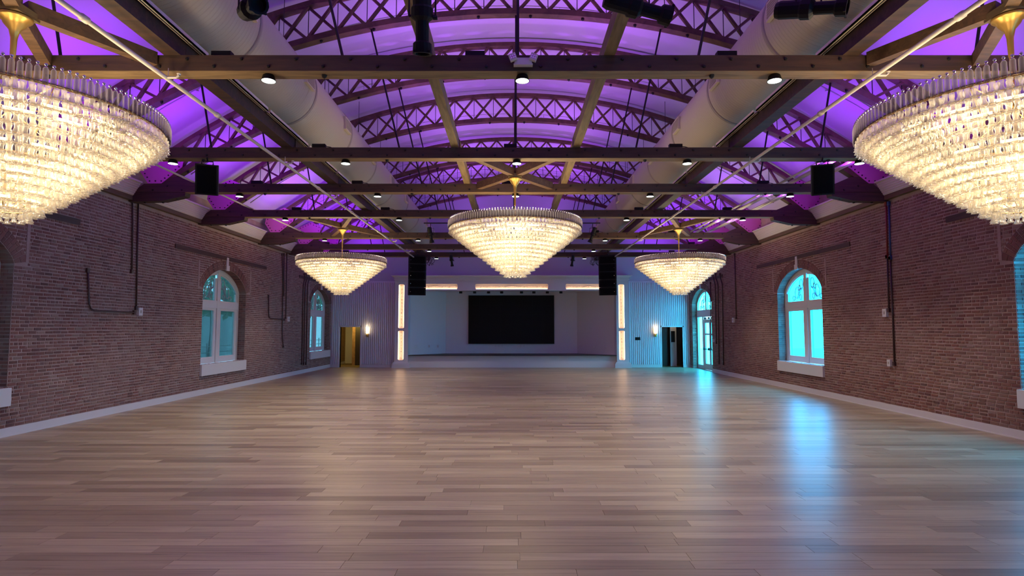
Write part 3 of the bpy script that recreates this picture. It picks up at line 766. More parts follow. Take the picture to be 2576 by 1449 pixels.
sb = struct('stage')
YS = 32.5
b = MB(); b.box((SX0, PY + .2, 0), (SX1, YF, .64)); b.build('stage_front', M['white'], sb)
MB().box((SX0 - .02, YF - .36, .62), (SX1 + .02, YS + .3, .645)).build('stage_floor', M['darkdoor'], sb)
MB().poly([(SX0 - .1, YF + .1, .6), (-3.72, YS, .6), (-3.72, YS, 4.4), (SX0 - .1, YF + .1, 4.4)]).poly([(3.66, YS, .6), (SX1 + .1, YF + .1, .6), (SX1 + .1, YF + .1, 4.4), (3.66, YS, 4.4)]).build('stage_side_wall', M['stagew'], sb)
MB().box((-3.72, YS, .6), (3.66, YS + .1, 4.4)).build('stage_back_wall', M['stagew'], sb)
MB().box((SX0 - .1, YF, 4.1), (SX1 + .1, YS + .3, 4.2)).build('stage_ceiling', M['stagew'], sb)
MB().box((-3.72, YS - .02, .645), (3.66, YS, .80)).build('baseboard', M['stagew'], sb)
p0, p1 = ony(1178, 865, YS - .15), ony(1394, 743, YS - .15)
sn = thing('video_screen', 'large black video wall at the back of the stage', 'screen', ((p0.x + p1.x) / 2, YS, p0.z))
hw_ = (p1.x - p0.x) / 2; hh = p1.z - p0.z
MB().box((-hw_, -.13, 0), (hw_, 0, hh)).build('housing', M['black'], sn)
for i in range(8):
    for j in range(5):
        MB().box((-hw_ + .02 + i * (2 * hw_ - .04) / 8 + .002, -.14, .02 + j * (hh - .04) / 5 + .002), (-hw_ + .02 + (i + 1) * (2 * hw_ - .04) / 8 - .002, -.13, .02 + (j + 1) * (hh - .04) / 5 - .002)).build('display_panel', M['screen'], sn)
for i, px in enumerate((1159, 1194, 1229, 1262, 1312, 1343, 1377, 1411)):
    p = ony(px, 733, YF + .45)
    t = thing('stage_downlight', 'black can light behind the stage header, %s along the row' % ['first', 'second', 'third', 'fourth', 'fifth', 'sixth', 'seventh', 'last'][i], 'spotlight', (p.x, YF + .45, 3.93), 'can lights under the stage header')
    MB().lathe([(.075, .17), (.085, .10), (.085, 0), (.075, 0), (.07, .1)], (0, 0, 0), 14).build('can', M['black'], t, smooth=True)
    MB().cyl((0, 0, .02), .06, .01).build('lens', M['grille'], t)
# wall outlets on stage and its front
k = 0
for px, py, Y, nm in ((1046, 871, 31.2, 'outlet'), (1079, 871, 31.6, 'outlet'), (1101, 871, 32.0, 'outlet'), (1247, 870, YS - .02, 'outlet'), (1255, 870, YS - .02, 'outlet'), (1263, 870, YS - .02, 'outlet'), (1310, 870, YS - .02, 'outlet'), (1318, 870, YS - .02, 'outlet'),
                      (1463, 872, 32.2, 'outlet'), (1494, 872, 31.7, 'outlet'), (1525, 872, 31.1, 'outlet'), (1087, 916, PY + .19, 'outlet'), (1488, 915, PY + .19, 'outlet')):
    p = ony(px, py, Y)
    if Y > YF and Y < YS - .1:
        s_ = -1 if px < 1288 else 1
        xw = (SX0 - .1 + (Y - YF - .1) / (YS - YF - .1) * (-3.72 - SX0 + .1)) if s_ < 0 else (SX1 + .1 + (Y - YF - .1) / (YS - YF - .1) * (3.66 - SX1 - .1))
        # solve for the slanted wall
        best = min((abs(ony(px, py, YF + .1 + q * .01).x - ((SX0 - .1 + (q * .01) / (YS - YF - .1) * (-3.72 - SX0 + .1)) if s_ < 0 else (SX1 + .1 + (q * .01) / (YS - YF - .1) * (3.66 - SX1 - .1)))), q) for q in range(180))[1]
        p = ony(px, py, YF + .08 + best * .01)
    o = MB().box((-.055, -.012, -.06), (.055, .0, .06)).box((-.02, -.016, -.035), (.02, -.01, -.01)).box((-.02, -.016, .01), (.02, -.01, .035)).build(nm, M['white'], loc=(p.x, p.y, p.z))
    where = 'on the stage wall beside the video screen, %s across' % ['first', 'second', 'third', '', '', '', '', '', 'ninth', 'tenth', 'eleventh', '', ''][k] if k in (0, 1, 2, 8, 9, 10) else ('on the low stage front, nearer the %s pilaster' % ('left' if px < 1288 else 'right') if k > 10 else 'just under the video screen, %s in its row' % ['', '', '', 'first', 'second', 'third', 'fourth', 'fifth'][k])
    tag(o, 'small white outlet ' + where, 'outlet', 'stage outlets'); k += 1
# sconces
for px, nm in ((925, 'beside the yellow-lit doorway'), (1648, 'beside the dark doorway near the glazed door')):
    p = ony(px, 840, YF - .02)
    t = thing('wall_sconce', 'lit crystal wall sconce ' + nm, 'wall lamp', (p.x, YF - .02, p.z), 'wall sconces')
    MB().lathe([(.001, -.16), (.06, -.14), (.075, -.08), (.05, -.03), (.03, 0)], (0, -.09, 0), 12).build('bracket', M['gold'], t, smooth=True)
    MB().box((-.05, -.09, -.12), (.05, 0, .02)).build('back_plate', M['gold'], t)
    MB().lathe([(.001, 0), (.055, 0), (.06, .14), (.058, .30), (.001, .30)], (0, -.09, .02), 14).build('glass_cylinder', M['sconce'], t, smooth=True)
    q = MB()
    for j in range(10): a = 2 * pi * j / 10; q.tube([(.085 * cos(a), -.09 + .085 * sin(a), -.02), (.09 * cos(a), -.09 + .09 * sin(a), .36)], .014, 5)
    q.build('crystal_rods', M['crystal'], t, kind='stuff')
    light('sconce_lamp', 'POINT', (0, -.16, .3), 7, (1.0, .78, .5), t, shadow_soft_size=.05)
p = ony(1604, 852, YF - .03)
t = thing('touch_panel', 'black wall control panel on the pale panelling', 'control panel', (p.x, YF - .022, p.z)); MB().box((-.14, -.03, -.08), (.14, 0, .08)).build('bezel', M['black'], t); MB().box((-.12, -.033, -.06), (.12, -.03, .06)).build('display', M['screen'], t)

# ---------------------------------------------------------------- roof trusses
AB, RB = 8.52, 15.2      # bottom chord centreline apex, radius
AT, RT = 9.30, 14.93
def zb(x): return AB - RB + sqrt(RB * RB - x * x)
def zt(x): return AT - RT + sqrt(RT * RT - x * x)
ORD = {1.1: '', 4.5: '', 7.4: 'nearest', 11.3: 'second', 14.2: 'third', 17.4: 'fourth', 21.55: 'fifth', 24.55: 'sixth', 27.2: 'seventh and last'}
def truss(Y, full):
    lab = {7.4: 'nearest timber roof truss, its tie beam carrying the white emergency light', 11.3: 'second timber roof truss, two black loudspeakers hang from its tie beam', 14.2: 'third timber roof truss, just behind the central chandelier',
           17.4: 'fourth timber roof truss from the camera, purple-lit lattice', 21.55: 'fifth timber roof truss, just behind the two far chandeliers', 24.55: 'sixth timber roof truss, last but one before the stage',
           27.2: 'seventh and last timber roof truss, above the stage loudspeaker stacks', 4.5: 'timber roof truss above the top of the frame'}.get(Y, 'timber roof truss behind the camera, nearer the %s' % ('back wall' if Y < 0 else 'camera'))
    t = thing('roof_truss', lab, 'roof truss', (XC, Y, BZ0), 'timber roof trusses')
    W = 0.13
    L0, L1 = XL - XC, XR - XC
    def Q(x, y, z): return (x, y, z - BZ0)
    # tie beam with tapered heels
    x0, x1 = L0 + .12, L1 - .12; zt0, zt1 = 0, BZ1 - BZ0
    b = MB()
    prof = [(x0, zt0), (x1, zt0), (x1 - .28, zt1), (x0 + .28, zt1)]
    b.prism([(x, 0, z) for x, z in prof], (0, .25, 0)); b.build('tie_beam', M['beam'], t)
    MB().box((x0 + 1.3, .004, -.008), (x1 - 1.3, .246, .0)).build('lit_soffit_board', M['soffit'], t)  # thin paler board added so the underside looks lit from below
    for s_, xe in ((1, x0), (-1, x1)):
        pr = [(xe - s_ * .1, -.24), (xe + s_ * .75, -.22), (xe + s_ * 1.15, -.13), (xe + s_ * 1.3, -.10), (xe + s_ * 1.32, 0), (xe - s_ * .1, 0)]
        MB().prism([(x, .01, z) for x, z in pr], (0, .23, 0)).build('corbel', M['beam'], t)
    bl = MB(); k = 0; x = x0 + .5
    while x < x1 - .3:
        z = .155 if k % 2 else .055
        bl.lathe([(.001, -.022), (.018, -.02), (.024, 0)], (x, 0, z), 6, 'y'); x += .36; k += 1
    for s_, xe in ((1, x0), (-1, x1)):
        for q in (.25, .7, 1.05): bl.lathe([(.001, -.03), (.03, -.02), (.035, 0)], (xe + s_ * q, .12, -.235 + .06 * (q > .9) * 1.6), 6, 'z')
    if full:
        for q in range(-8, 9):
            X_ = q * 1.07 + .3; z = zb(X_) - .05 - BZ0; bl.lathe([(.001, -.075), (.028, -.05), (.034, 0)], (X_, .11, z), 6, 'z')
        for X_ in (-6.3, -2.6, 2.6, 6.3): bl.lathe([(.001, -.06), (.03, -.04), (.04, 0)], (X_, .12, 0.0), 6, 'z')
    bl.build('bolts', M['bolt'], t, kind='stuff')
    if not full: return t
    XE = 9.05
    n = 36
    def chord(fn, d, nm, xe):
        b_ = MB(); pts = [(-xe + 2 * xe * i / n) for i in range(n + 1)]
        P = [(x, fn(x) - BZ0) for x in pts]; up = []
        n0 = 0
        for i, (x, z) in enumerate(P):
            a = P[max(0, i - 1)]; e = P[min(n, i + 1)]; l = hypot(e[0] - a[0], e[1] - a[1]); nx, nz = -(e[1] - a[1]) / l * d / 2, (e[0] - a[0]) / l * d / 2
            b_.v += [(x - nx, .04, z - nz), (x + nx, .04, z + nz), (x + nx, .22, z + nz), (x - nx, .22, z - nz)]
        for i in range(n):
            for j in range(4): b_.f.append((4 * i + j, 4 * i + (j + 1) % 4, 4 * i + 4 + (j + 1) % 4, 4 * i + 4 + j))
        b_.f += [(0, 3, 2, 1), (4 * n, 4 * n + 1, 4 * n + 2, 4 * n + 3)]
        b_.build(nm, M['truss'], t)
    chord(zb, .12, 'bottom_chord', 9.1); chord(zt, .10, 'top_chord', 9.35)
    # X lattice
    step = 0.60; kx = 14
    nodes = [s_ * (0.06 + step * i) for s_ in (-1,) for i in range(kx, -1, -1)] + [0.06 + step * i for i in range(kx + 1)]
    for a, e in zip(nodes, nodes[1:]):
        if e - a < .3: continue
        MB().bar((a, .10, zb(a) - BZ0 + .04), (e, .10, zt(e) - BZ0 - .04), .05, .07, (0, 1, 0)).build('lattice_brace', M['truss'], t)
        MB().bar((a, .16, zt(a) - BZ0 - .04), (e, .16, zb(e) - BZ0 + .04), .05, .07, (0, 1, 0)).build('lattice_brace', M['truss'], t)
    rd = MB()
    for a in nodes: rd.tube([(a, .13, zb(a) - BZ0), (a, .13, zt(a) - BZ0)], .009, 5)
    rd.build('lattice_rods', M['bolt'], t, kind='stuff')
    MB().box((-.06, .03, zb(0) - BZ0), (.06, .21, zt(0) - BZ0)).build('king_post', M['truss'], t)
    for X0_, X1_ in ((-2.35, -2.98), (2.42, 2.98), (-6.15, -6.42), (6.15, 6.42), (-8.2, -8.55), (8.2, 8.55), (0.0, 0.0)):
        MB().tube([(X0_, .125, BZ1 - BZ0), (X1_, .125, zb(X1_) - BZ0)], .02, 6).build('tie_rod', M['bolt'], t)
    # gusset plates at the heels, with their bolt pattern
    for s_ in (-1, 1):
        pr = [(s_ * 9.2, BZ1 - BZ0 + .01), (s_ * 9.42, .55), (s_ * 9.36, .88), (s_ * 8.72, 1.16), (s_ * 8.30, .98), (s_ * 8.36, .64), (s_ * 8.86, BZ1 - BZ0 + .01)]
        g_ = MB().prism([(x, .015, z) for x, z in pr], (0, .02, 0)).build('gusset_plate', M['gusset'], t)
        bb_ = MB(); m_ = len(pr); cx_ = sum(p[0] for p in pr) / m_; cz_ = sum(p[1] for p in pr) / m_
        for i in range(m_):
            a, e = pr[i], pr[(i + 1) % m_]; kk = max(2, int(hypot(e[0] - a[0], e[1] - a[1]) / .13))
            for j in range(kk):
                px_, pz_ = a[0] + (e[0] - a[0]) * j / kk, a[1] + (e[1] - a[1]) * j / kk
                px_ += (cx_ - px_) * .14; pz_ += (cz_ - pz_) * .14
                bb_.lathe([(.001, -.018), (.016, -.015), (.02, 0)], (px_, .015, pz_), 6, 'y')
        bb_.build('gusset_bolts', M['bolt'], t, kind='stuff')
        MB().prism([(x, .03, z) for x, z in [(s_ * 9.0, BZ1 - BZ0), (s_ * 8.75, .38), (s_ * 8.42, .39), (s_ * 8.0, BZ1 - BZ0)]], (0, .2, 0)).build('heel_block', M['beam'], t)
    return t
for Y in BEAMS: truss(Y, Y > 7)
MB().box((XL, 27.6, 5.95), (XR, 27.62, 5.97))

# longitudinal timbers
for i, (x, wd, m_, lab) in enumerate(((-1.13, .15, 'pale', 'pale timber runner along the roof beams, inner one on the loudspeaker-and-railing side'), (1.30, .15, 'pale', 'pale timber runner along the roof beams, inner one on the glazed-door side'),
                                   (-4.49, .22, 'beam', 'dark timber runner under the left round duct'), (4.49, .22, 'beam', 'dark timber runner under the right round duct'))):
    lab = ['left of the two pale inner timber runners across the beams', 'right of the two pale inner timber runners across the beams', 'dark timber runner beside the left round duct', 'dark timber runner beside the right round duct'][i]
    zz = 0
    t = thing('timber_runner', lab, 'beam', (x, 0, BZ1), 'long timber runners')
    ys = [1.1] + [bm + .12 for bm in BEAMS if bm > 2]
    for a, e in zip(ys, ys[1:] + [YF]):
        MB().box((-wd / 2, a + .004, 0), (wd / 2, e - .004, .24 if i > 1 else .2)).build('timber', M[m_], t, loc=(U(-.012, .012), 0, 0))
    if i > 1:
        s_ = 1 if x < 0 else -1
        b = MB(); y = 2.0
        while y < 29:
            e = min(y + 1.95, 29); a_, c_ = sorted((s_ * .12, s_ * .20)); b.box((a_, y, .20), (c_, e - .05, .225)); b.box((a_ if s_ > 0 else c_ - .0 - .012, y, .20), ((a_ if s_ > 0 else c_ - .0 - .012) + .012, e - .05, .27)); b.box((c_ - .012 if s_ > 0 else a_, y, .20), ((c_ - .012 if s_ > 0 else a_) + .012, e - .05, .27)); y += 2.0
        b.build('light_channel', M['pipe'], t)
        d = MB(); a_, c_ = sorted((s_ * .155, s_ * .167))
        d.box((a_, 2, .194), (c_, 29, .20)); d.build('channel_slot', M['bolt'], t)

# diagonal cross braces that carry the chandeliers
def bracing(x, y, lab):
    t = thing('cross_brace', lab, 'brace', (x, y, 5.50), 'chandelier cross braces')
    Yb = max(b_ for b_ in BEAMS if b_ < y); Yn = min(b_ for b_ in BEAMS if b_ > y)
    for sx in (-1, 1):
        for ye in (Yb + .25 - y, Yn - y):
            MB().bar((sx * .05, ye * .05, .08), (sx * (.72 if 1 < abs(x) < 5.6 else .90), ye, .10), .13, .17).build('brace_arm', M['brace'], t)
    MB().box((-.15, -.15, -.035), (.15, .15, .05)).build('centre_block', M['plate'], t)

# ---------------------------------------------------------------- ducts
for sx in (-1, 1):
    side = 'left' if sx < 0 else 'right'
    XD, ZD, RD = sx * 4.62, 6.80, 0.70
    t = thing('air_duct', 'huge round beige air duct on the %s, running to the stage' % side, 'duct', (XD, 0, ZD), 'round air ducts')
    KK = 48
    ys = [1.5] + [3.6 + 2.55 * i for i in range(11)]
    for a, e in zip(ys, ys[1:]):
        MB().lathe([(RD, a), (RD, e)], (0, 0, 0), KK, 'y').build('duct_section', M['duct'], t, smooth=True)
    for y in ys[1:]:
        MB().lathe([(RD, y - .035), (RD + .018, y - .03), (RD + .018, y + .03), (RD, y + .035)], (0, 0, 0), KK, 'y').build('seam_ring', M['seam'], t, smooth=True)
    for y in ys[2:-1]:
        y -= .45
        ang = radians(3) if sx < 0 else radians(180 - 3)
        g_ = MB(); g_.box((.0, -.22, -.15), (.06, .22, .15))
        rg = g_.build('duct_register', M['pipe'], t, loc=((RD - .01) * cos(ang), y, (RD - .01) * sin(ang)), rot=(0, -ang, 0))
        l_ = MB(); l_.box((.06, -.19, -.12), (.064, .19, .12))
        for q in range(6): l_.box((.064, -.18, -.11 + q * .04), (.07, .18, -.095 + q * .04))
        l_.build('louvre', M['seam'], rg)
    hg = MB()
    for y in ys[1:]:
        for dx in (-.5, .5): hg.tube([(dx, y - 1.2, .45), (dx, y - 1.2, 1.35)], .006, 4)
    hg.build('duct_hangers', M['bolt'], t, kind='stuff')

# ---------------------------------------------------------------- chandeliers
def tubemesh(r0, r1, r2, h, k=8):
    b = MB(); b.lathe([(r0 * .8, 0), (r0, -.012), (r1, -h * .45), (r1 * 1.02, -h * .62), (r2, -h)], (0, 0, 0), k)
    b.lathe([(r2 + .002, -h - .002), (r2 + .005, -h), (r2 + .001, -h + .005), (r2 - .003, -h + .001)], (0, 0, 0), k)
    return b
CRY = tubemesh(.026, .0195, .036, .102)
cry_mesh = CRY.mesh('crystal_tube', M['crystal'], True)
fin = MB().lathe([(.024, -.155), (.024, -.02), (.016, -.006), (.010, 0)], (0, 0, 0), 8)
fin_mesh = fin.mesh('finial_tube', M['finial'], True)
knb = MB().lathe([(.013, -.006), (.015, 0), (.006, .006), (.006, .012), (.013, .018), (.015, .027), (.009, .037), (.001, .041)], (0, 0, 0), 8)
NT = 14; ZR = 4.30
TR = [(1.455 - .0955 * i) for i in range(NT)]
TZ = [(-.000 - .0755 * i) for i in range(NT)]
def crystals():
    out = []
    for i in range(NT):
        n_ = int(2 * pi * TR[i] / .060); n_ += n_ % 2
        for j in range(n_):
            a = 2 * pi * (j + (.5 if i % 2 else 0)) / n_
            out.append((i, TR[i] + (.018 if j % 2 else 0), a, TZ[i] - (.016 if j % 2 else 0)))
        if i < NT - 1:       # inner row seen through the gaps
            n2 = int(2 * pi * (TR[i] - .05) / .085)
            for j in range(n2): out.append((i, TR[i] - .052, 2 * pi * j / n2, TZ[i] - .01))
    return out
CR_ALL = crystals()
rr_ = random.Random(3)
CR_ROT = [(rr_.uniform(-.05, .05), rr_.uniform(-.05, .05), rr_.uniform(0, 6)) for _ in CR_ALL]
def merged(idx):
    b = MB(); bv, bf = CRY.v, CRY.f
    for i in idx:
        t_, r, a, z = CR_ALL[i]; ca, sa = cos(a), sin(a); tx, ty, _ = CR_ROT[i]; n0 = len(b.v)
        b.v += [(x * ca - y * sa + r * ca + tx * zz, x * sa + y * ca + r * sa + ty * zz, zz + z) for x, y, zz in bv]
        b.f += [tuple(n0 + q for q in f) for f in bf]
    return b
full_tiers = None
bulb_b = MB().lathe([(.001, -.05), (.016, -.035), (.02, -.01), (.014, .02), (.004, .05)], (0, 0, 0), 6)
bulb_mesh = bulb_b.mesh('bulb', M['bulb'], True)
GEO = {}
def shared(key, fn):
    if key not in GEO: GEO[key] = fn()
    return GEO[key]
def chandelier(x, y, lab, near):
    global full_tiers
    t = thing('chandelier', lab, 'chandelier', (x, y, ZR), 'tiered crystal chandeliers')
    if near:
        sc = []
        for i, (ti, r, a, z) in enumerate(CR_ALL):
            if r < TR[ti] - .01: continue
            p = (x + r * cos(a), y + r * sin(a), ZR + z); q = proj(p)
            if not (-10 < q[0] < 2586 and 0 < q[1] < 1449): continue
            if (p[0] * -cos(a) + p[1] * -sin(a)) < 0.0: continue
            sc.append((q[2], i))
        sc.sort(); pick = [i for _, i in sc[:280]]; ps = set(pick)
        for i in pick:
            ti, r, a, z = CR_ALL[i]
            inst(cry_mesh, 'crystal_tube', t, (r * cos(a), r * sin(a), z), (CR_ROT[i][1], -CR_ROT[i][0], a))
        for ti in range(NT):
            merged([i for i in range(len(CR_ALL)) if CR_ALL[i][0] == ti and i not in ps]).build('crystal_tier', M['crystal'], t, smooth=True, kind='stuff')
    else:
        if full_tiers is None:
            full_tiers = [merged([i for i in range(len(CR_ALL)) if CR_ALL[i][0] == ti]).mesh('crystal_tier', M['crystal'], True) for ti in range(NT)]
        for me in full_tiers: inst(me, 'crystal_tier', t, (0, 0, 0), kind='stuff')
    nf = 156
    if near:
        for j in range(nf):
            a = 2 * pi * j / nf; q = proj((x + 1.5 * cos(a), y + 1.5 * sin(a), ZR + .1))
            inst(fin_mesh, 'finial_tube', t, (1.495 * cos(a), 1.495 * sin(a), .15))
    else:
        def mk():
            b = MB()
            for j in range(nf):
                a = 2 * pi * j / nf; n0 = len(b.v); b.v += [(v[0] + 1.495 * cos(a), v[1] + 1.495 * sin(a), v[2] + .15) for v in fin.v]; b.f += [tuple(n0 + q for q in f) for f in fin.f]
            return b.mesh('finial_tubes', M['finial'], True)
        inst(shared('fin', mk), 'finial_tubes', t, (0, 0, 0), kind='stuff')
    def mk2():
        b = MB()
        for j in range(nf):
            a = 2 * pi * j / nf; n0 = len(b.v); b.v += [(v[0] + 1.495 * cos(a), v[1] + 1.495 * sin(a), v[2] + .15) for v in knb.v]; b.f += [tuple(n0 + q for q in f) for f in knb.f]
        return b.mesh('finial_knobs', M['chrome'], True)
    inst(shared('knb', mk2), 'finial_knobs', t, (0, 0, 0), kind='stuff')
    def mk3():
        return MB().lathe([(1.462, .004), (1.478, .004), (1.478, .020), (1.462, .020), (1.462, .004)], (0, 0, 0), 96).mesh('rim_ring', M['brass'], False)
    inst(shared('rim', mk3), 'rim_ring', t, (0, 0, 0))
    def mk4():
        b = MB()
        for i in range(NT): b.torus((0, 0, TZ[i] + .002), TR[i] - .002, .008, 64, 4)
        for j in range(10):
            a = 2 * pi * j / 10; b.tube([(.1 * cos(a), .1 * sin(a), TZ[-1]), ((TR[0] - .03) * cos(a), (TR[0] - .03) * sin(a), TZ[0])], .006, 4); b.tube([(.05 * cos(a), .05 * sin(a), .12), (1.46 * cos(a), 1.46 * sin(a), .012)], .007, 4)
        b.tube([(0, 0, -.98), (0, 0, .2)], .012, 6)
        return b.mesh('inner_frame', M['brass'], True)
    inst(shared('frame', mk4), 'inner_frame', t, (0, 0, 0))
    for ti, cnt in ((1, 18), (2, 18), (5, 14), (8, 10), (11, 6)):
        rb = TR[ti] - .10
        for j in range(cnt):
            def mk5(ti=ti, cnt=cnt, rb=rb):
                aw = .55 * 2 * pi / cnt
                return MB().tube([(rb * cos(aw * (q / 6 - .5)), rb * sin(aw * (q / 6 - .5)), 0) for q in range(7)], .016, 6).mesh('lamp_tube', M['bulb'], True)
            inst(shared('bulb%d' % ti, mk5), 'lamp_tube', t, (0, 0, TZ[ti] - .055), (0, 0, 2 * pi * (j + .37 * ti) / cnt))
    # lamps
    for j in range(6):
        a = 2 * pi * (j + .5) / 6; light('chandelier_lamp', 'POINT', (1.02 * cos(a), 1.02 * sin(a), -.06), E_CHAND, (1.0, .80, .50), t, shadow_soft_size=.14)
    for j in range(3):
        a = 2 * pi * j / 3; light('chandelier_lamp', 'POINT', (.48 * cos(a), .48 * sin(a), -.46), E_CHAND * .7, (1.0, .80, .50), t, shadow_soft_size=.12)
    light('chandelier_lamp', 'POINT', (0, 0, -.82), E_CHAND * .06, (1.0, .80, .50), t, shadow_soft_size=.08)
    # suspension
    h = 5.455 - ZR
    MB().lathe([(.02, h - .46), (.026, h - .44), (.032, h - .24), (.05, h - .15), (.10, h - .09), (.115, h - .05), (.15, h - .03), (.16, h - .015), (.16, h)], (0, 0, 0), 20).build('ceiling_canopy', M['gold'], t, smooth=True)
    MB().tube([(0, 0, h - .45), (0, 0, h - .62)], .019, 8).build('drop_rod', M['gold'], t)
    ch = MB(); z = h - .62; k = 0
    while z > .02:
        pts = []
        for q in range(9):
            u = 2 * pi * q / 8; dx = .016 * cos(u); pts.append((dx if k % 2 else 0, 0 if k % 2 else dx, z - .028 + .034 * sin(u)))
        ch.tube(pts, .006, 4); z -= .05; k += 1
    ch.build('chain', M['gold'], t)
    return t
CH = [(-5.45, 6.10, 'huge crystal chandelier cropped by the left edge of the photo', True), (5.45, 6.10, 'huge crystal chandelier cropped by the right edge of the photo', True),
      (0.07, 12.95, 'crystal chandelier hanging on the centre line in front of the stage', False), (-5.86, 19.75, 'small-looking far crystal chandelier near the window wall on the left', False), (5.76, 19.75, 'small-looking far crystal chandelier near the glazed door', False)]
BL = ['timber cross brace above the big left-hand chandelier', 'timber cross brace above the big right-hand chandelier', 'timber cross brace above the central chandelier', 'timber cross brace above the far left chandelier', 'timber cross brace above the far right chandelier']
for (x, y, lab, near), bl in zip(CH, BL): chandelier(x, y, lab, near); bracing(x, y, bl)

# ---------------------------------------------------------------- lamps under the beams
DLT = [(3, 677, 1), (3, 1314, 1), (3, 1947, 1), (4, 436, 1), (4, 870, 1), (4, 1300, 1), (4, 1728, 1), (4, 2161, 1), (5, 603, 1), (5, 950, 1), (5, 1297, 1), (5, 1635, 1), (5, 1987, 1),
       (6, 718, 1), (6, 1004, 1), (6, 1576, 1), (6, 1868, 1), (7, 817, 1), (7, 1052, 1), (7, 1522, 1), (7, 1761, 1), (8, 1080, 1), (8, 1493, 1), (9, 1098, 1), (9, 1470, 1)]
cnt = {}
tot = {3: 3, 4: 5, 5: 5, 6: 4, 7: 4, 8: 2, 9: 2}
for bi, px, _ in DLT:
    Y = BEAMS[bi]; p = ony(px, 826 - (BZ0 - CAMZ) * F / Y, Y + .12); k = cnt.get(bi, 0); cnt[bi] = k + 1
    bn = {3: 'nearest', 4: 'second', 5: 'third', 6: 'fourth', 7: 'fifth', 8: 'sixth', 9: 'last'}[bi]
    t = thing('beam_downlight', 'lit white downlight under the %s tie beam, %s from the left wall' % (bn, ['first', 'second', 'third', 'fourth', 'fifth'][k]), 'downlight', (p.x, Y + .12, BZ0), 'downlights under the beams')
    MB().lathe([(.001, 0), (.05, 0), (.075, -.02), (.092, -.085), (.098, -.09), (.088, -.09)], (0, 0, 0), 20).build('lamp_can', M['black'], t, smooth=True)
    MB().lathe([(.090, -.089), (.080, -.084), (.001, -.080)], (0, 0, 0), 20).build('reflector', M['down'], t, smooth=True)
    light('spot_lamp', 'SPOT', (0, 0, -.12), E_DOWN, (1.0, .93, .78), t, spot_size=radians(95), spot_blend=.8, shadow_soft_size=.05)

# purple uplights sitting on the tie beams
UPL = [(3, 500), (3, 1195), (3, 1828), (4, 757), (4, 1284), (4, 1700), (5, 645), (5, 877), (5, 1275), (5, 1920), (6, 745), (6, 938), (6, 1630), (6, 1830), (7, 735), (7, 910), (7, 1498), (7, 1690), (8, 820), (8, 1180), (8, 1418), (8, 1740), (9, 870), (9, 1690)]
cnt = {}
for bi, px in UPL:
    Y = BEAMS[bi]; p = ony(px, 826 - (BZ1 - CAMZ) * F / Y, Y + .1); k = cnt.get(bi, 0); cnt[bi] = k + 1
    bn = {3: 'nearest', 4: 'second', 5: 'third', 6: 'fourth', 7: 'fifth', 8: 'sixth', 9: 'last'}[bi]
    t = thing('uplight_bar', 'black purple-glowing uplight on the %s tie beam, %s from the left wall' % (bn, ['first', 'second', 'third', 'fourth'][k]), 'uplight', (p.x if abs(abs(p.x) - 4.49) > .5 else math.copysign(3.9, p.x), Y + .13, BZ1), 'uplights on the beams')
    MB().box((-.13, -.05, .03), (.13, .05, .10)).build('housing', M['black'], t)
    MB().box((-.11, -.03, 0), (-.09, .03, .03)).box((.09, -.03, 0), (.11, .03, .03)).build('feet', M['bolt'], t)
    MB().tube([(.13, 0, .06), (.22, .01, .05), (.30, .0, .015), (.42, .01, .012)], .008, 5).build('cable', M['bolt'], t)
# unseen lamps set in each bay, standing in for the uplight bars' glow
for i, Y in enumerate(BEAMS):
    if Y > 28: continue
    mid = Y + (BEAMS + [YF])[i + 1] - Y
    nx_ = (BEAMS + [YF])[i + 1]
    for x, y_, e, c_, sp in ((-7.5, nx_ - 1.25, E_UP_SIDE, UP_PURPLE, 165), (7.4, nx_ - 1.25, E_UP_SIDE, UP_PURPLE, 165), (-1.9, (Y + nx_) / 2, E_UP_MID, UP_CENTRE, 100), (2.0, (Y + nx_) / 2, E_UP_MID, UP_CENTRE, 100)):
        if abs(x) > 5: light('uplight_stand_in', 'POINT', (x * 1.13, nx_ - .75, BZ1 + .35), 5.0, (.5, .02, 1.0), None, shadow_soft_size=.05)  # extra purple points added to make the gussets glow, no fixture here
        light('uplight_stand_in', 'AREA', (x, y_, BZ1 + .12), e, c_, None, (pi, 0, 0), shape='RECTANGLE', size=.8, size_y=.12, spread=radians(sp))

# emergency light
Y = BEAMS[3]; p = ony(1316, 160, Y - .03)
t = thing('emergency_light', 'white twin-head emergency light on the nearest tie beam', 'emergency light', (p.x, Y, p.z))
MB().box((-.115, -.075, -.02), (.115, 0, .06)).build('housing', M['white'], t)
MB().box((-.125, -.08, -.035), (.125, 0, -.02)).build('tray', M['white'], t)
for sx in (-1, 1):
    h_ = MB().box((-.045, -.06, -.045), (.045, .0, .045)).build('lamp_head', M['white'], t, loc=(sx * .135, -.06, .055), rot=(0, sx * .35, 0))
    l_ = MB()
    for i in range(3):
        for j in range(2): l_.cyl((-.026 + i * .026, -.064, -.013 + j * .026), .010, .004, 8, 'y')
    l_.build('led', M['chrome'], h_)

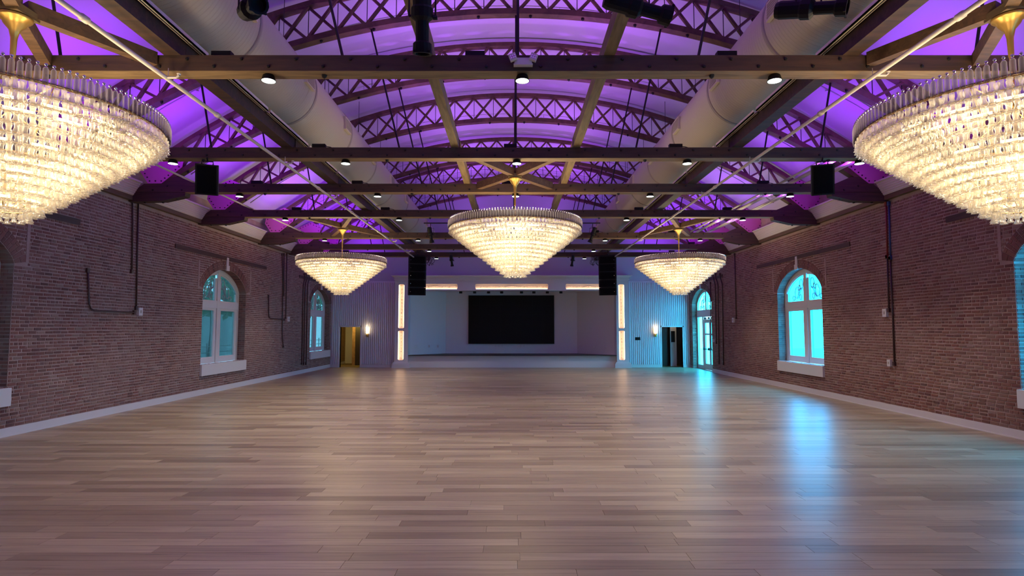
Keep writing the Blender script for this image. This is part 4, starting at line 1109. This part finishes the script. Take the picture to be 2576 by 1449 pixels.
# sprinkler mains and branch pipes
def pipe(pts, r, lab, name='sprinkler_pipe', mat='pipe', cat='pipe', group=None, fit=None):
    t = thing(name, lab, cat, pts[0], group); p0 = Vector(pts[0])
    MB().tube([Vector(p) - p0 for p in pts], r, 8).build('pipe_run', M[mat], t, smooth=True)
    if fit:
        f_ = MB()
        for q in fit: q = Vector(q) - p0; f_.tube([q + Vector((0, -.045, 0)), q + Vector((0, .045, 0))], r * 1.45, 8)
        f_.build('coupling', M[mat], t, smooth=True)
    return t
for sx, X, zz, lab in ((-1, -4.50, 5.30, 'white sprinkler main under the beams, left side'), (1, 4.72, 5.33, 'white sprinkler main under the beams, right side')):
    ysf = [3.6, 5.85, 8.6, 13.2, 16, 19.2, 23]
    t = pipe([(X, 1.5, zz), (X, 26.2, zz)], .028, lab, fit=[(X, y, zz) for y in ysf])
    b = MB(); 
    for bm in BEAMS[2:9]:
        y = bm - .12 - 1.5; b.tube([(0, y, 0), (-sx * .0 + .14, y, 0), (.14 + .03, y, .03)], .016, 6); b.lathe([(.02, .03), (.028, .05), (.006, .06)], (.17, y, 0), 8)
        b.tube([(-.0, y + .05, 0), (0, y + .05, BZ0 - zz + .0)], .005, 4)
    b.build('sprinkler_head', M['pipe'], t)
for i, (a, e) in enumerate(zip(BEAMS[4:], BEAMS[5:] + [YF])):
    Y = (a + e) / 2 + .1; pts = []
    for q in range(33):
        x = -9 + 18 * q / 32; pts.append((x, Y, ceil_z(x, CR - .14)))
    nm = ['second and third', 'third and fourth', 'fourth and fifth', 'fifth and sixth', 'sixth and last', 'last truss and the end'][i] if i < 6 else 'end'
    t = pipe(pts, .02, 'thin curved sprinkler branch under the vault, between the %s trusses' % nm if i < 5 else 'thin curved sprinkler branch under the vault, between last truss and end wall', mat='ceiling', group='curved branch pipes')
    b = MB()
    for x in (-7.5, -4.2, -1.4, 1.1, 3.6, 6.9):
        z = ceil_z(x, CR - .14) - pts[0][2]; b.tube([(x + 9, 0, z), (x + 9, 0, z + .14)], .006, 4); b.lathe([(.02, -.02), (.035, -.06), (.008, -.07)], (x + 9.3, 0, ceil_z(x + .3, CR - .14) - pts[0][2]), 7)
    b.build('hanger', M['ceiling'], t, kind='stuff')
i = 0
for x, z, y0, y1, r in ((7.0, 5.83, 12, 24.4, .03), (7.35, 5.88, 11.6, 24.4, .05), (7.75, 5.86, 12.4, 24.4, .03), (7.95, 5.92, 11.5, 24.4, .045)):
    pipe([(x, y0, z), (x, y1, z)], r, 'white service pipe lying on the beams by the right wall, %s from the wall' % ['fourth', 'third', 'second', 'first'][i], 'service_pipe', group='service pipes on the beams', fit=[(x, 16, z), (x, 20, z)]); i += 1
pipe([(-8.0, 11, 5.72), (-8.0, 23, 5.72)], .025, 'lone thin white service pipe lying on the beams by the left wall', 'service_pipe')

# ---------------------------------------------------------------- wall conduits and boxes
def conduit(X, pxs, lab, mat='conduit', r=.02, group='wall conduits'):
    s_ = 1 if X < 0 else -1; pts = []
    for px, py in pxs:
        p = onx(px, py, X + s_ * (.035)); pts.append(p)
    # round the corners
    out = [pts[0]]
    for a, c_, e in zip(pts, pts[1:], pts[2:]):
        d0 = (a - c_); d1 = (e - c_); q = min(.15, d0.length / 3, d1.length / 3); out += [c_ + d0.normalized() * q, c_ + (d0.normalized() + d1.normalized()) * q * .3, c_ + d1.normalized() * q]
    out.append(pts[-1])
    t = thing('wall_conduit', lab, 'conduit', out[0], group)
    MB().tube([v - out[0] for v in out], r, 7).build('conduit_run', M[mat], t, smooth=True)
    cp = MB(); L = len(out)
    for v in (out[0], out[-1]): v = v - out[0]; cp.box((v.x - .03, v.y - .035, v.z - .05), (v.x + .02, v.y + .035, v.z + .05))
    cp.build('end_box', M[mat], t)
    return t
conduit(XL, [(333, 505), (334, 560), (332, 683)], 'short dark conduit ending mid-wall between first and second left windows')
conduit(XL, [(348, 508), (343, 775)], 'long dark conduit dropping to the white box on the left wall')
conduit(XL, [(338, 786), (225, 781), (221, 680)], 'J-shaped dark conduit running sideways from the white box, left wall')
conduit(XL, [(710, 640), (712, 700), (710, 850), (713, 872)], 'dark conduit with a kinked foot, left wall before the last window')
conduit(XL, [(722, 640), (719, 800)], 'dark conduit to the small white box, left wall before the last window')
conduit(XL, [(715, 640), (714, 742)], 'shortest of the dark conduits, left wall before the last window')
conduit(XL, [(676, 745), (676, 800), (716, 804)], 'L-shaped dark conduit on the left wall before the last window')
for i, px in enumerate((762, 767, 773)):
    conduit(XL, [(px + 4, 690), (px + 6, 700), (px + 1, 715), (px - 3, 915)], '%s of three tall parallel conduits next to the last left window' % ['first', 'middle', 'third'][i], r=.022)
conduit(XR, [(2229, 512), (2232, 645)], 'red conduit high on the right wall', 'red')
conduit(XR, [(2236, 512), (2240, 648)], 'blue conduit high on the right wall', 'blue')
conduit(XR, [(2232, 647), (2236, 780)], 'dark conduit continuing below the red one, right wall')
conduit(XR, [(2240, 650), (2250, 915)], 'dark conduit continuing below the blue one, right wall')
conduit(XR, [(1848, 640), (1852, 800)], 'single dark conduit dropping to a small white box, right wall')
for i, (px, yb_) in enumerate(((1799, 862), (1806, 913), (1817, 915))):
    conduit(XR, [(px - 6, 690), (px - 5, 700), (px, 715), (px + 3, yb_)], '%s of three parallel conduits beside the glazed door' % ['shortest', 'middle', 'last'][i], r=.022)
conduit(XR, [(1787, 712), (1789, 878)], 'dark conduit ending in a box right at the glazed door edge')
for X, px, py, lab, sz in ((XL, 348, 784, 'white wall speaker box on the left wall at the conduit end', .075), (XL, 723, 803, 'tiny white wall box on the left wall near the last window', .075), (XR, 2231, 787, 'white wall box at the end of the dark conduit, right wall', .075), (XR, 2242, 913, 'small low white outlet box on the right wall', .06), (XR, 1847, 805, 'tiny white wall box on the right wall before the glazed door', .075), (XR, 1798, 857, 'tiny white switch box next to the glazed door', .05)):
    p = onx(px, py, X); s_ = 1 if X < 0 else -1
    t = thing('wall_box', lab, 'wall box', p)
    a, e = sorted((0.0, s_ * .07)); MB().box((a, -sz, -sz * 1.35), (e, sz, sz * 1.35)).build('housing', M['white'], t)
    a, e = sorted((s_ * .07, s_ * .074)); MB().box((a, -sz * .4, -sz * .5), (e, sz * .4, sz * .5)).build('face', M['seam'], t)

# ---------------------------------------------------------------- loudspeakers
def line_array(px, lab):
    sx = -1 if px < 1288 else 1
    Y = 26.55; p = ony(px, 645, Y)
    t = thing('line_array', lab, 'loudspeaker stack', (p.x, Y, p.z - .02), 'line arrays', (0, 0, -sx * .28))
    z = 0; tilt = 0.0; W_, D_, H_ = .80, .50, .355
    cab_mesh = None
    yoff = 0
    for i in range(5):
        tilt = radians([0, 1, 2.5, 4.5, 8][i])
        b = MB(); pr = [(-W_ / 2, -D_ / 2), (W_ / 2, -D_ / 2), (W_ / 2, -.05), (W_ / 2 * .72, D_ / 2), (-W_ / 2 * .72, D_ / 2), (-W_ / 2, -.05)]
        b.prism([(x, y_, -H_ + .008) for x, y_ in pr], (0, 0, H_ - .008))
        c_ = b.build('cabinet', M['black'], t, loc=(0, yoff, z), rot=(tilt, 0, 0))
        MB().box((-W_ / 2 + .06, -D_ / 2 - .008, -H_ + .03), (W_ / 2 - .06, -D_ / 2, -.02)).build('grille', M['grille'], c_)
        MB().cyl((sx * W_ * .38, -D_ / 2 - .012, -H_ / 2), .014, .006, 8, 'y').build('badge', M['chrome'], c_)
        z -= H_ * cos(tilt); yoff += H_ * sin(tilt) * .9
    MB().box((-.35, -.22, .0), (.35, -.17, .06)).box((-.35, .17, 0), (.35, .22, .06)).box((-.03, -.22, .02), (.03, .5, .10)).build('fly_frame', M['black'], t)
    MB().tube([(0, -.1, .08), (0, -.05, .33)], .012, 5).tube([(0, .2, .08), (0, .1, .33)], .012, 5).build('suspension', M['bolt'], t)
    cb = MB(); r2 = random.Random(px)
    for q in range(7):
        pts = [(-sx * (.38 + .04 * q), .2, .05)]
        x_, z_ = -sx * (.45 + .05 * q), .0
        for m_ in range(5): pts.append((x_ - sx * r2.uniform(-.02, .12), .2 + r2.uniform(-.05, .05), z_ - .09 * m_ + r2.uniform(-.04, .06)))
        cb.tube(pts, .011, 4)
    cb.build('cable_bundle', M['bolt'], t, kind='stuff')
line_array(1049, 'black line array of five cabinets above the left end of the stage'); line_array(1529, 'black line array of five cabinets above the right end of the stage')
for px, lab in ((522, 'black loudspeaker under the second beam, left side'), (2068, 'black loudspeaker under the second beam, right side')):
    sx = -1 if px < 1288 else 1
    Y = 11.35; p = ony(px, 452, Y)
    t = thing('hanging_loudspeaker', lab, 'loudspeaker', p, 'hanging loudspeakers', (radians(14), 0, -sx * radians(22)))
    MB().prism([(-.20, -.17, -.30), (.20, -.17, -.30), (.20, .02, -.30), (.13, .2, -.30), (-.13, .2, -.30), (-.20, .02, -.30)], (0, 0, .60)).build('cabinet', M['black'], t)
    MB().box((-.17, -.178, -.27), (.17, -.17, .27)).build('grille', M['grille'], t)
    MB().tube([(-.1, -.02, .30), (-.1, -.02, .36), (.1, -.02, .36), (.1, -.02, .30)], .014, 6).tube([(0, -.02, .36), (0, -.1, .44)], .016, 6).build('yoke', M['bolt'], t)

# ---------------------------------------------------------------- theatre spotlights
def profile_spot(px, py, Y, aim, s, lab, barz=None, group='theatre spotlights'):
    """aim: direction vector of the lens end"""
    p = ony(px, py, Y); d = Vector(aim).normalized()
    q = d.to_track_quat('Z', 'Y').to_euler()
    t = thing('profile_spotlight', lab, 'stage light', p, group)
    bd = MB().lathe([(.001, -.30 * s), (.07 * s, -.30 * s), (.085 * s, -.26 * s), (.085 * s, -.08 * s), (.10 * s, -.06 * s), (.10 * s, .02 * s), (.06 * s, .05 * s)], (0, 0, 0), 14).build('lamp_house', M['black'], t, rot=q, smooth=False)
    MB().lathe([(.06 * s, .03 * s), (.06 * s, .22 * s), (.085 * s, .24 * s), (.09 * s, .33 * s), (.07 * s, .33 * s), (.06 * s, .25 * s), (.001, .24 * s)], (0, 0, 0), 14).build('lens_barrel', M['black'], t, rot=q)
    MB().box((-.10 * s, -.10 * s, .325 * s), (.10 * s, .10 * s, .335 * s)).build('gel_frame', M['grille'], t, rot=q) if False else MB().lathe([(.105 * s, .31 * s), (.105 * s, .33 * s), (.09 * s, .33 * s)], (0, 0, 0), 4, a0=pi / 4).build('gel_frame', M['black'], t, rot=q)
    MB().tube([(-.12 * s, 0, 0), (.12 * s, 0, 0)], .012 * s, 6).cyl((.10 * s, 0, -.02), .02 * s, .04, 8, 'x').build('tilt_knob', M['bolt'], t)
    top = (barz if barz else p.z + .3 * s) - p.z
    MB().tube([(-.12 * s, 0, 0), (-.12 * s, 0, top * .55), (.12 * s, 0, top * .55), (.12 * s, 0, 0)], .010 * s, 5).build('yoke', M['bolt'], t)
    MB().tube([(0, 0, top * .55), (0, 0, top)], .014 * s, 6).build('clamp', M['bolt'], t)
def bar(y, z, x0, x1, lab):
    o = MB().tube([(x0, 0, 0), (x1, 0, 0)], .024, 8).build('lighting_bar', M['bolt'], loc=(0, y, z)); tag(o, lab, 'bar', 'lighting bars')
bar(5.3, 5.43, -4.2, 4.2, 'black lighting bar above the top of the photo')
profile_spot(632, 22, 5.3, (.55, -.75, -.3), 1.0, 'black theatre spotlight in front of the left duct', 5.43)
profile_spot(1062, 40, 5.3, (-.02, .25, -1), 1.05, 'black theatre spotlight pointing straight down, top of photo', 5.43)
profile_spot(1600, 18, 5.3, (1, .1, -.22), 1.05, 'long black theatre spotlight seen side-on, top of photo', 5.43)
profile_spot(2035, 22, 5.3, (.8, -.55, -.25), 1.0, 'black theatre spotlight in front of the right duct', 5.43)
bar(21.35, 5.98, -3.3, 3.3, 'black lighting bar over the fifth tie beam'); bar(27.0, 5.60, -3.2, 3.2, 'black lighting bar on the last tie beam')
profile_spot(1083, 590, 21.35, (.15, .25, -1), .95, 'small hanging spotlight left of the central chandelier', 5.98)
profile_spot(1491, 590, 21.35, (-.35, .25, -1), .95, 'small hanging spotlight right of the central chandelier', 5.98)
profile_spot(1136, 655, 26.95, (.1, .3, -1), .85, 'small hanging spotlight beside the left line array', 5.60)
profile_spot(1440, 655, 26.95, (-.1, .3, -1), .85, 'small hanging spotlight beside the right line array', 5.60)

# ---------------------------------------------------------------- outside
MB().box((-40, -20, -.35), (XL - .36, 60, -.02)).box((XR + .36, -20, -.35), (40, 60, -.02)).build('ground', M['paving'])['kind'] = 'structure'
ob = thing('outside_building', 'pale building seen through the left windows', 'building', (-16.5, 22, 0))
MB().box((-1.5, -10, 0), (0, 14, 2.9)).build('wall', M['outwall'], ob)
MB().box((-1.6, -10.1, 2.9), (.15, 14.1, 3.05)).build('parapet', M['rail'], ob)
for j in range(6): MB().box((0, -8 + j * 3.6, .9), (.05, -6.6 + j * 3.6, 2.3)).build('window', M['rail'], ob)
t = thing('railing', 'grey metal railing outside the left windows', 'railing', (-11.2, 20, 0))
for j in range(5): MB().tube([(0, -9, .5 + j * .22), (0, 14, .5 + j * .22)], .015, 5).build('rail', M['rail'], t)
for j in range(12): MB().tube([(0, -9 + j * 2.05, 0), (0, -9 + j * 2.05, 1.5)], .025, 5).build('post', M['rail'], t)
rt = random.Random(5)
for j, (x, y, h) in enumerate(((-14.2, 13, 5.0), (-14.6, 22, 5.2), (-14.4, 27.5, 4.8), (-14.8, 33, 5.4), (-14.5, 39, 5.0))):
    t = thing('tree', 'leafy green tree outside the left windows, %s away' % ['nearest', 'second', 'third', 'fourth', 'farthest'][j], 'tree', (x, y, -.02), 'trees outside the windows')
    MB().tube([(0, 0, 0), (.1, .05, h * .4), (0, .1, h * .8)], [.12, .09, .04], 7).build('trunk', M['bark'], t)
    b = MB()
    for q in range(900):
        a = rt.uniform(0, 2 * pi); e = rt.uniform(-1, 1); r_ = rt.uniform(.4, 1) ** .5 * 1.9; c_ = Vector((r_ * sqrt(1 - e * e) * cos(a), r_ * 1.25 * sqrt(1 - e * e) * sin(a), h * .82 + r_ * e * .75))
        u_ = Vector((rt.uniform(-1, 1), rt.uniform(-1, 1), rt.uniform(-1, 1))).normalized(); v_ = u_.orthogonal().normalized(); s_ = rt.uniform(.10, .2)
        b.poly([c_ - u_ * s_, c_ + v_ * s_ * .6, c_ + u_ * s_, c_ - v_ * s_ * .6])
    b.build('foliage', M['leaf'], t, kind='stuff')
